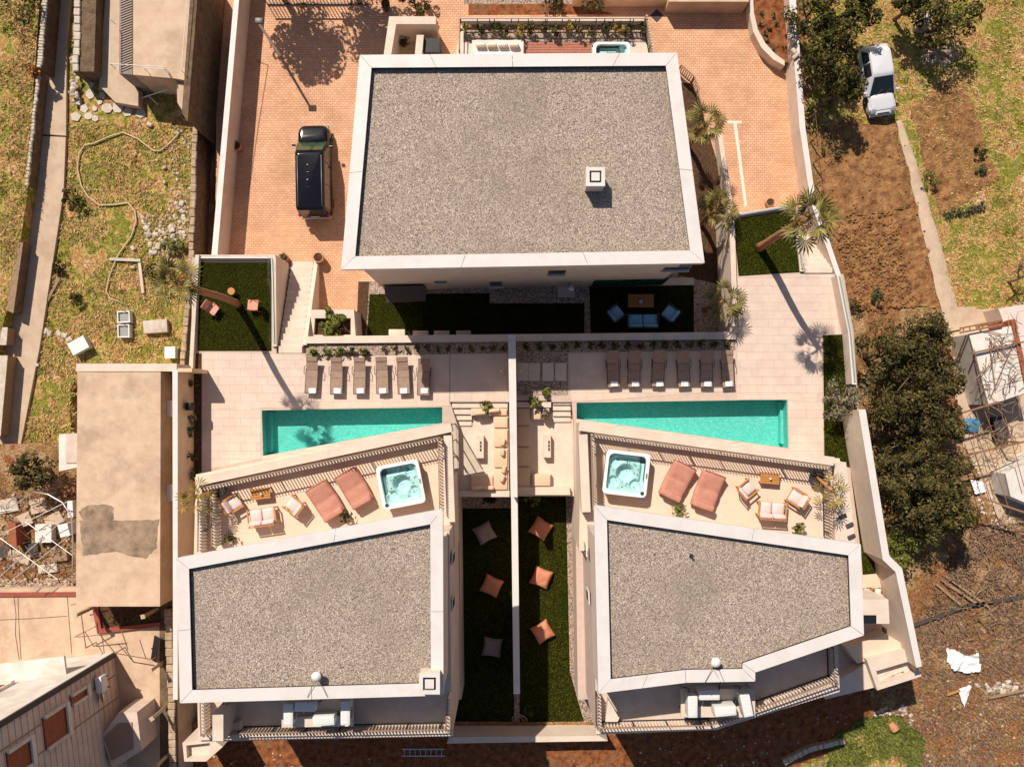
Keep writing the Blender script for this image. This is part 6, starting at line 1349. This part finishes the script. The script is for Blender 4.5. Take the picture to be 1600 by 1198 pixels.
def sheet_cloth(label, poly, matn, name='plastic_sheet', cat='plastic sheet', amp=.14):
    pw = [G(a, b) for a, b in poly]; xs = [p.x for p in pw]; ys = [p.y for p in pw]; m = M(); ix = {}; n = 26; q = [p.xy for p in pw]
    for j in range(n+1):
        for i in range(n+1):
            x, y = min(xs) + (max(xs)-min(xs))*i/n, min(ys) + (max(ys)-min(ys))*j/n
            if inside((x, y), q): ix[i, j] = len(m.v); m.v.append(Vector((x, y, terrain(x, y) + .16 + amp*abs(NZ.noise(Vector((x*1.8, y*2.2, 5)))) + .05*NZ.noise(Vector((x*6, y*6, 1))))))
    for (i, j), k in ix.items():
        if (i+1, j) in ix and (i, j+1) in ix and (i+1, j+1) in ix: m.f.append((k, ix[i+1, j], ix[i+1, j+1], ix[i, j+1]))
    solo(m, name, matn, label, cat, smooth=True)
sheet_cloth('large crumpled white plastic sheet on the scrubland', [(1474, 1008), (1490, 1012), (1506, 1022), (1526, 1016), (1532, 1046), (1510, 1050), (1486, 1046), (1475, 1030)], 'white_cloth', amp=.3); sheet_cloth('small pointed white plastic sheet on the scrubland', [(1494, 1074), (1512, 1066), (1516, 1070), (1504, 1104), (1498, 1090)], 'white_cloth')
sheet_cloth('crumpled grey sheet hanging over the pergola yard', [(1545, 760), (1575, 768), (1582, 782), (1556, 776)], 'grey_fabric'); sheet_cloth('pale sheet beside the olive trees and yard', [(1512, 748), (1536, 752), (1540, 768), (1520, 772)], 'white_cloth')
c = at(1390, 1128, -2.2, G(1390, 1128).z); t = thing('clay_drum', 'broken orange clay pot lying on the slope below the corner planter', 'pot', c, .6); M().lathe([(.18, 0), (.26, .3), (.24, .5), (.2, .5)], (0, 0, .22), 14, Matrix.Rotation(1.3, 4, 'X')).build('shell', 'pot_clay', t, 'auto'); M().rbox((.3, -.3, .06), (.3, .2, .1), .03, 1).build('shard', 'grey_fabric', t)
rubble('rubble', [(1360, 1110), (1420, 1095), (1430, 1140), (1380, 1150)], 80, G, .05, .16); rubble('rubble', [(1520, 1070), (1600, 1060), (1600, 1090), (1540, 1085)], 70, G, .05, .18); rubble('rubble', [(1000, 1160), (1330, 1110), (1330, 1150), (1250, 1198), (1000, 1198)], 150, G, .03, .09); rubble('rubble', [(300, 1170), (940, 1165), (940, 1198), (300, 1198)], 120, G, .03, .08); rubble('rubble', [(1440, 80), (1490, 70), (1490, 105), (1440, 100)], 80, G, .08, .22, 'stone')
ragged('stone_wall', 'low pale rubble wall on the slope below the right villa', 'wall', [(1225, 1192), (1262, 1172), (1320, 1158)], .3, -3, -2.0, 'stone', 'stone_white', 12)
board('long dark pipe lying across the scrub', (1424, 978), (1510, 946), .16, -2.25, 'slate', .16, 'drain_pipe', 'pipe'); board('dark pipe continuing towards the east edge', (1512, 945), (1610, 930), .16, -2.25, 'slate', .16, 'drain_pipe', 'pipe')
for k, (a, b, lb) in enumerate((((1470, 905), (1530, 945), 'upper long grey plank in the brushwood'), ((1478, 900), (1545, 948), 'middle long grey plank in the brushwood'), ((1463, 912), (1505, 948), 'lower short grey plank in the brushwood'), ((1480, 1085), (1500, 1078), 'orange plank poking from the small plastic sheet'), ((1545, 1090), (1600, 1078), 'thin pale plank near the east edge'))): board(lb, a, b, 0.14, -2.2, 'old_wood' if k != 3 else 'teak')
c = at(1576, 900, -2.2, G(1576, 900).z); t = thing('slatted_pallet', 'pale slatted pallet near the brushwood', 'pallet', c, -.45)
for k in range(6): M().box((-.5+.2*k, 0, .14), (.12, 1.0, .025)).build('slat', 'old_wood', t)
for y in (-.4, 0, .4): M().box((0, y, .065), (1.15, .1, .12)).build('bearer', 'old_wood', t)
fp = thing('wire_fence', 'thin dark wire fence post line beside the driveway boundary wall', 'fence', (*G(1270, 200).xy, G(1270, 200).z)); o = fp.location
for k in range(7):
    a = G(1254 + 4.0*k, 120 + 34*k); M(o).bar(a, a + Vector((0, 0, 1.3)), .05).build('post', 'rust_metal', fp)
    if k < 6: b = G(1254 + 4.0*(k+1), 120 + 34*(k+1)); M(o).tube([a + Vector((0, 0, 1.2)), b + Vector((0, 0, 1.2))], .012, 4).build('wire', 'rust_metal', fp)
for px, py, r, lb in ((1478, 28, 2.0, 'dark evergreen tree at the top right beside the stone heap'), (1425, 2, 1.3, 'dark evergreen bush at the top edge above the white car')):
    gg = G(px, py).z; tree('dark_tree', lb, px, py, gg, gg + 2.2, r, r, r*.8, 'leaf_dark', 2200, .19)
c = at(1449, 30, -1.6, G(1449, 30).z); solo(M().rbox((c[0], c[1], c[2]+.5), (.5, .75, .9), .04, rz=-.3), 'stone_well', 'stone_white', 'grey stone block under the dark top right tree', 'stone block', smooth='auto')
t = thing('bare_tree', 'leafless branching tree at the east edge above the shed', 'tree', G(1575, 440)); 
m = M(); b0 = Vector((0, 0, 0))
def branch(p, d, L, r, k):
    e = p + d*L; m.tube([p, p.lerp(e, .5) + Vector((R.gauss(0, .05), R.gauss(0, .05), 0)), e], [r, r*.85, r*.65], 4, False)
    if k:
        for q in range(3): branch(e, (d + Vector((R.gauss(0, .7), R.gauss(0, .7), R.gauss(.05, .35)))).normalized(), L*.72, r*.62, k-1)
branch(b0, Vector((0, 0, 1)), 1.0, .11, 5); m.build('trunk', 'twig', t)

rubble('rubble', [(0, 770), (115, 780), (115, 900), (0, 900)], 260, lambda a, b: P(a, b, -.98), .04, .14, 'stone'); rubble('rubble', [(1430, 960), (1600, 930), (1600, 1198), (1440, 1198), (1440, 1080)], 160, G, .03, .12, 'stone'); rubble('rubble', [(1510, 700), (1600, 700), (1600, 830), (1540, 830)], 120, G, .05, .16, 'stone_white'); rubble('rubble', [(1270, 210), (1420, 210), (1460, 470), (1340, 480)], 160, lambda a, b: G(a, b) + Vector((0, 0, .08)), .03, .08, 'soil')
m = M()
for k in range(420):
    p = G(*rand_in([(1500, 830), (1600, 800), (1600, 1000), (1450, 1000), (1440, 950), (1480, 900)])); a = R.uniform(0, 3.14); L = R.uniform(.3, 1.1); q = Vector((math.cos(a), math.sin(a), R.gauss(0, .15)))*L
    m.tube([p + Vector((0, 0, R.uniform(.03, .35))), p + q*.5 + Vector((R.gauss(0, .06), R.gauss(0, .06), R.uniform(.05, .4))), p + q + Vector((0, 0, R.uniform(.02, .3)))], [.022, .017, .008], 4, False)
tag(m.build('fallen_branches', 'twig'), kind='stuff')
m = M()
for k in range(260):
    p = P(*rand_in([(105, 200), (298, 200), (282, 560), (125, 562), (66, 540)]), -1.58); a = R.uniform(0, 3.14); L = R.uniform(.2, .7); q = Vector((math.cos(a), math.sin(a), 0))*L
    m.tube([p, p + q*.5 + Vector((R.gauss(0, .05), R.gauss(0, .05), .04)), p + q], [.015, .012, .006], 4, False)
tag(m.build('fallen_twigs', 'twig'), kind='stuff')

m = M()
for k in range(900):
    g = G(*rand_in([(1304, 348), (1395, 330), (1412, 400), (1430, 478), (1345, 486), (1322, 440)])); rock(m, (g.x, g.y, g.z + .10), R.uniform(.04, .12))
tag(m.build('soil_clods', 'soil'), kind='stuff')

for k, (px, py, w_, d_, rz, mt_, lb) in enumerate(((12, 790, 1.2, .8, .2, 'stone_white', 'pale slab by the left picture edge in the west yard'), (85, 812, 1.0, .7, .5, 'concrete_path', 'tilted buff slab between the washtub and the outbuilding'), (30, 870, 1.3, .6, -.3, 'concrete_path', 'long buff slab near the rubble strip in the west yard'), (75, 888, 1.1, .5, .1, 'stone_white', 'pale slab beside the rubble strip in the west yard'), (8, 860, .8, .7, .6, 'slate', 'dark sheet standing in for a black gap by the left picture edge in the west yard'), (50, 860, .8, .8, .1, 'slate', 'dark sheet standing in for a black gap beside the terracotta trough in the west yard'))):  # the two slate sheets are added dark items standing in for black gaps
    c = P(px, py, -.9); t = thing('stone_slab', lb, 'slab', (c.x, c.y, -1.0), rz); M().rbox((0, 0, .10), (w_, d_, .14), .03, 1, rx=.06).build('slab', mt_, t); M().rbox((w_*.3, d_*.2, .03), (.3, .25, .14), .04, 1).build('prop_stone', 'stone', t)
m = M()
for k in range(120):
    p = P(*rand_in([(0, 760), (60, 765), (118, 800), (118, 900), (0, 905)]), -.9); a = R.uniform(0, 3.14); L = R.uniform(.3, 1.2); q = Vector((math.cos(a), math.sin(a), R.gauss(0, .2)))*L
    m.tube([p + Vector((0, 0, R.uniform(0, .5))), p + q*.5 + Vector((R.gauss(0, .1), R.gauss(0, .1), R.uniform(.1, .6))), p + q + Vector((0, 0, R.uniform(0, .4)))], [.022, .018, .012], 4, False)
tag(m.build('yard_sticks', 'twig'), kind='stuff')
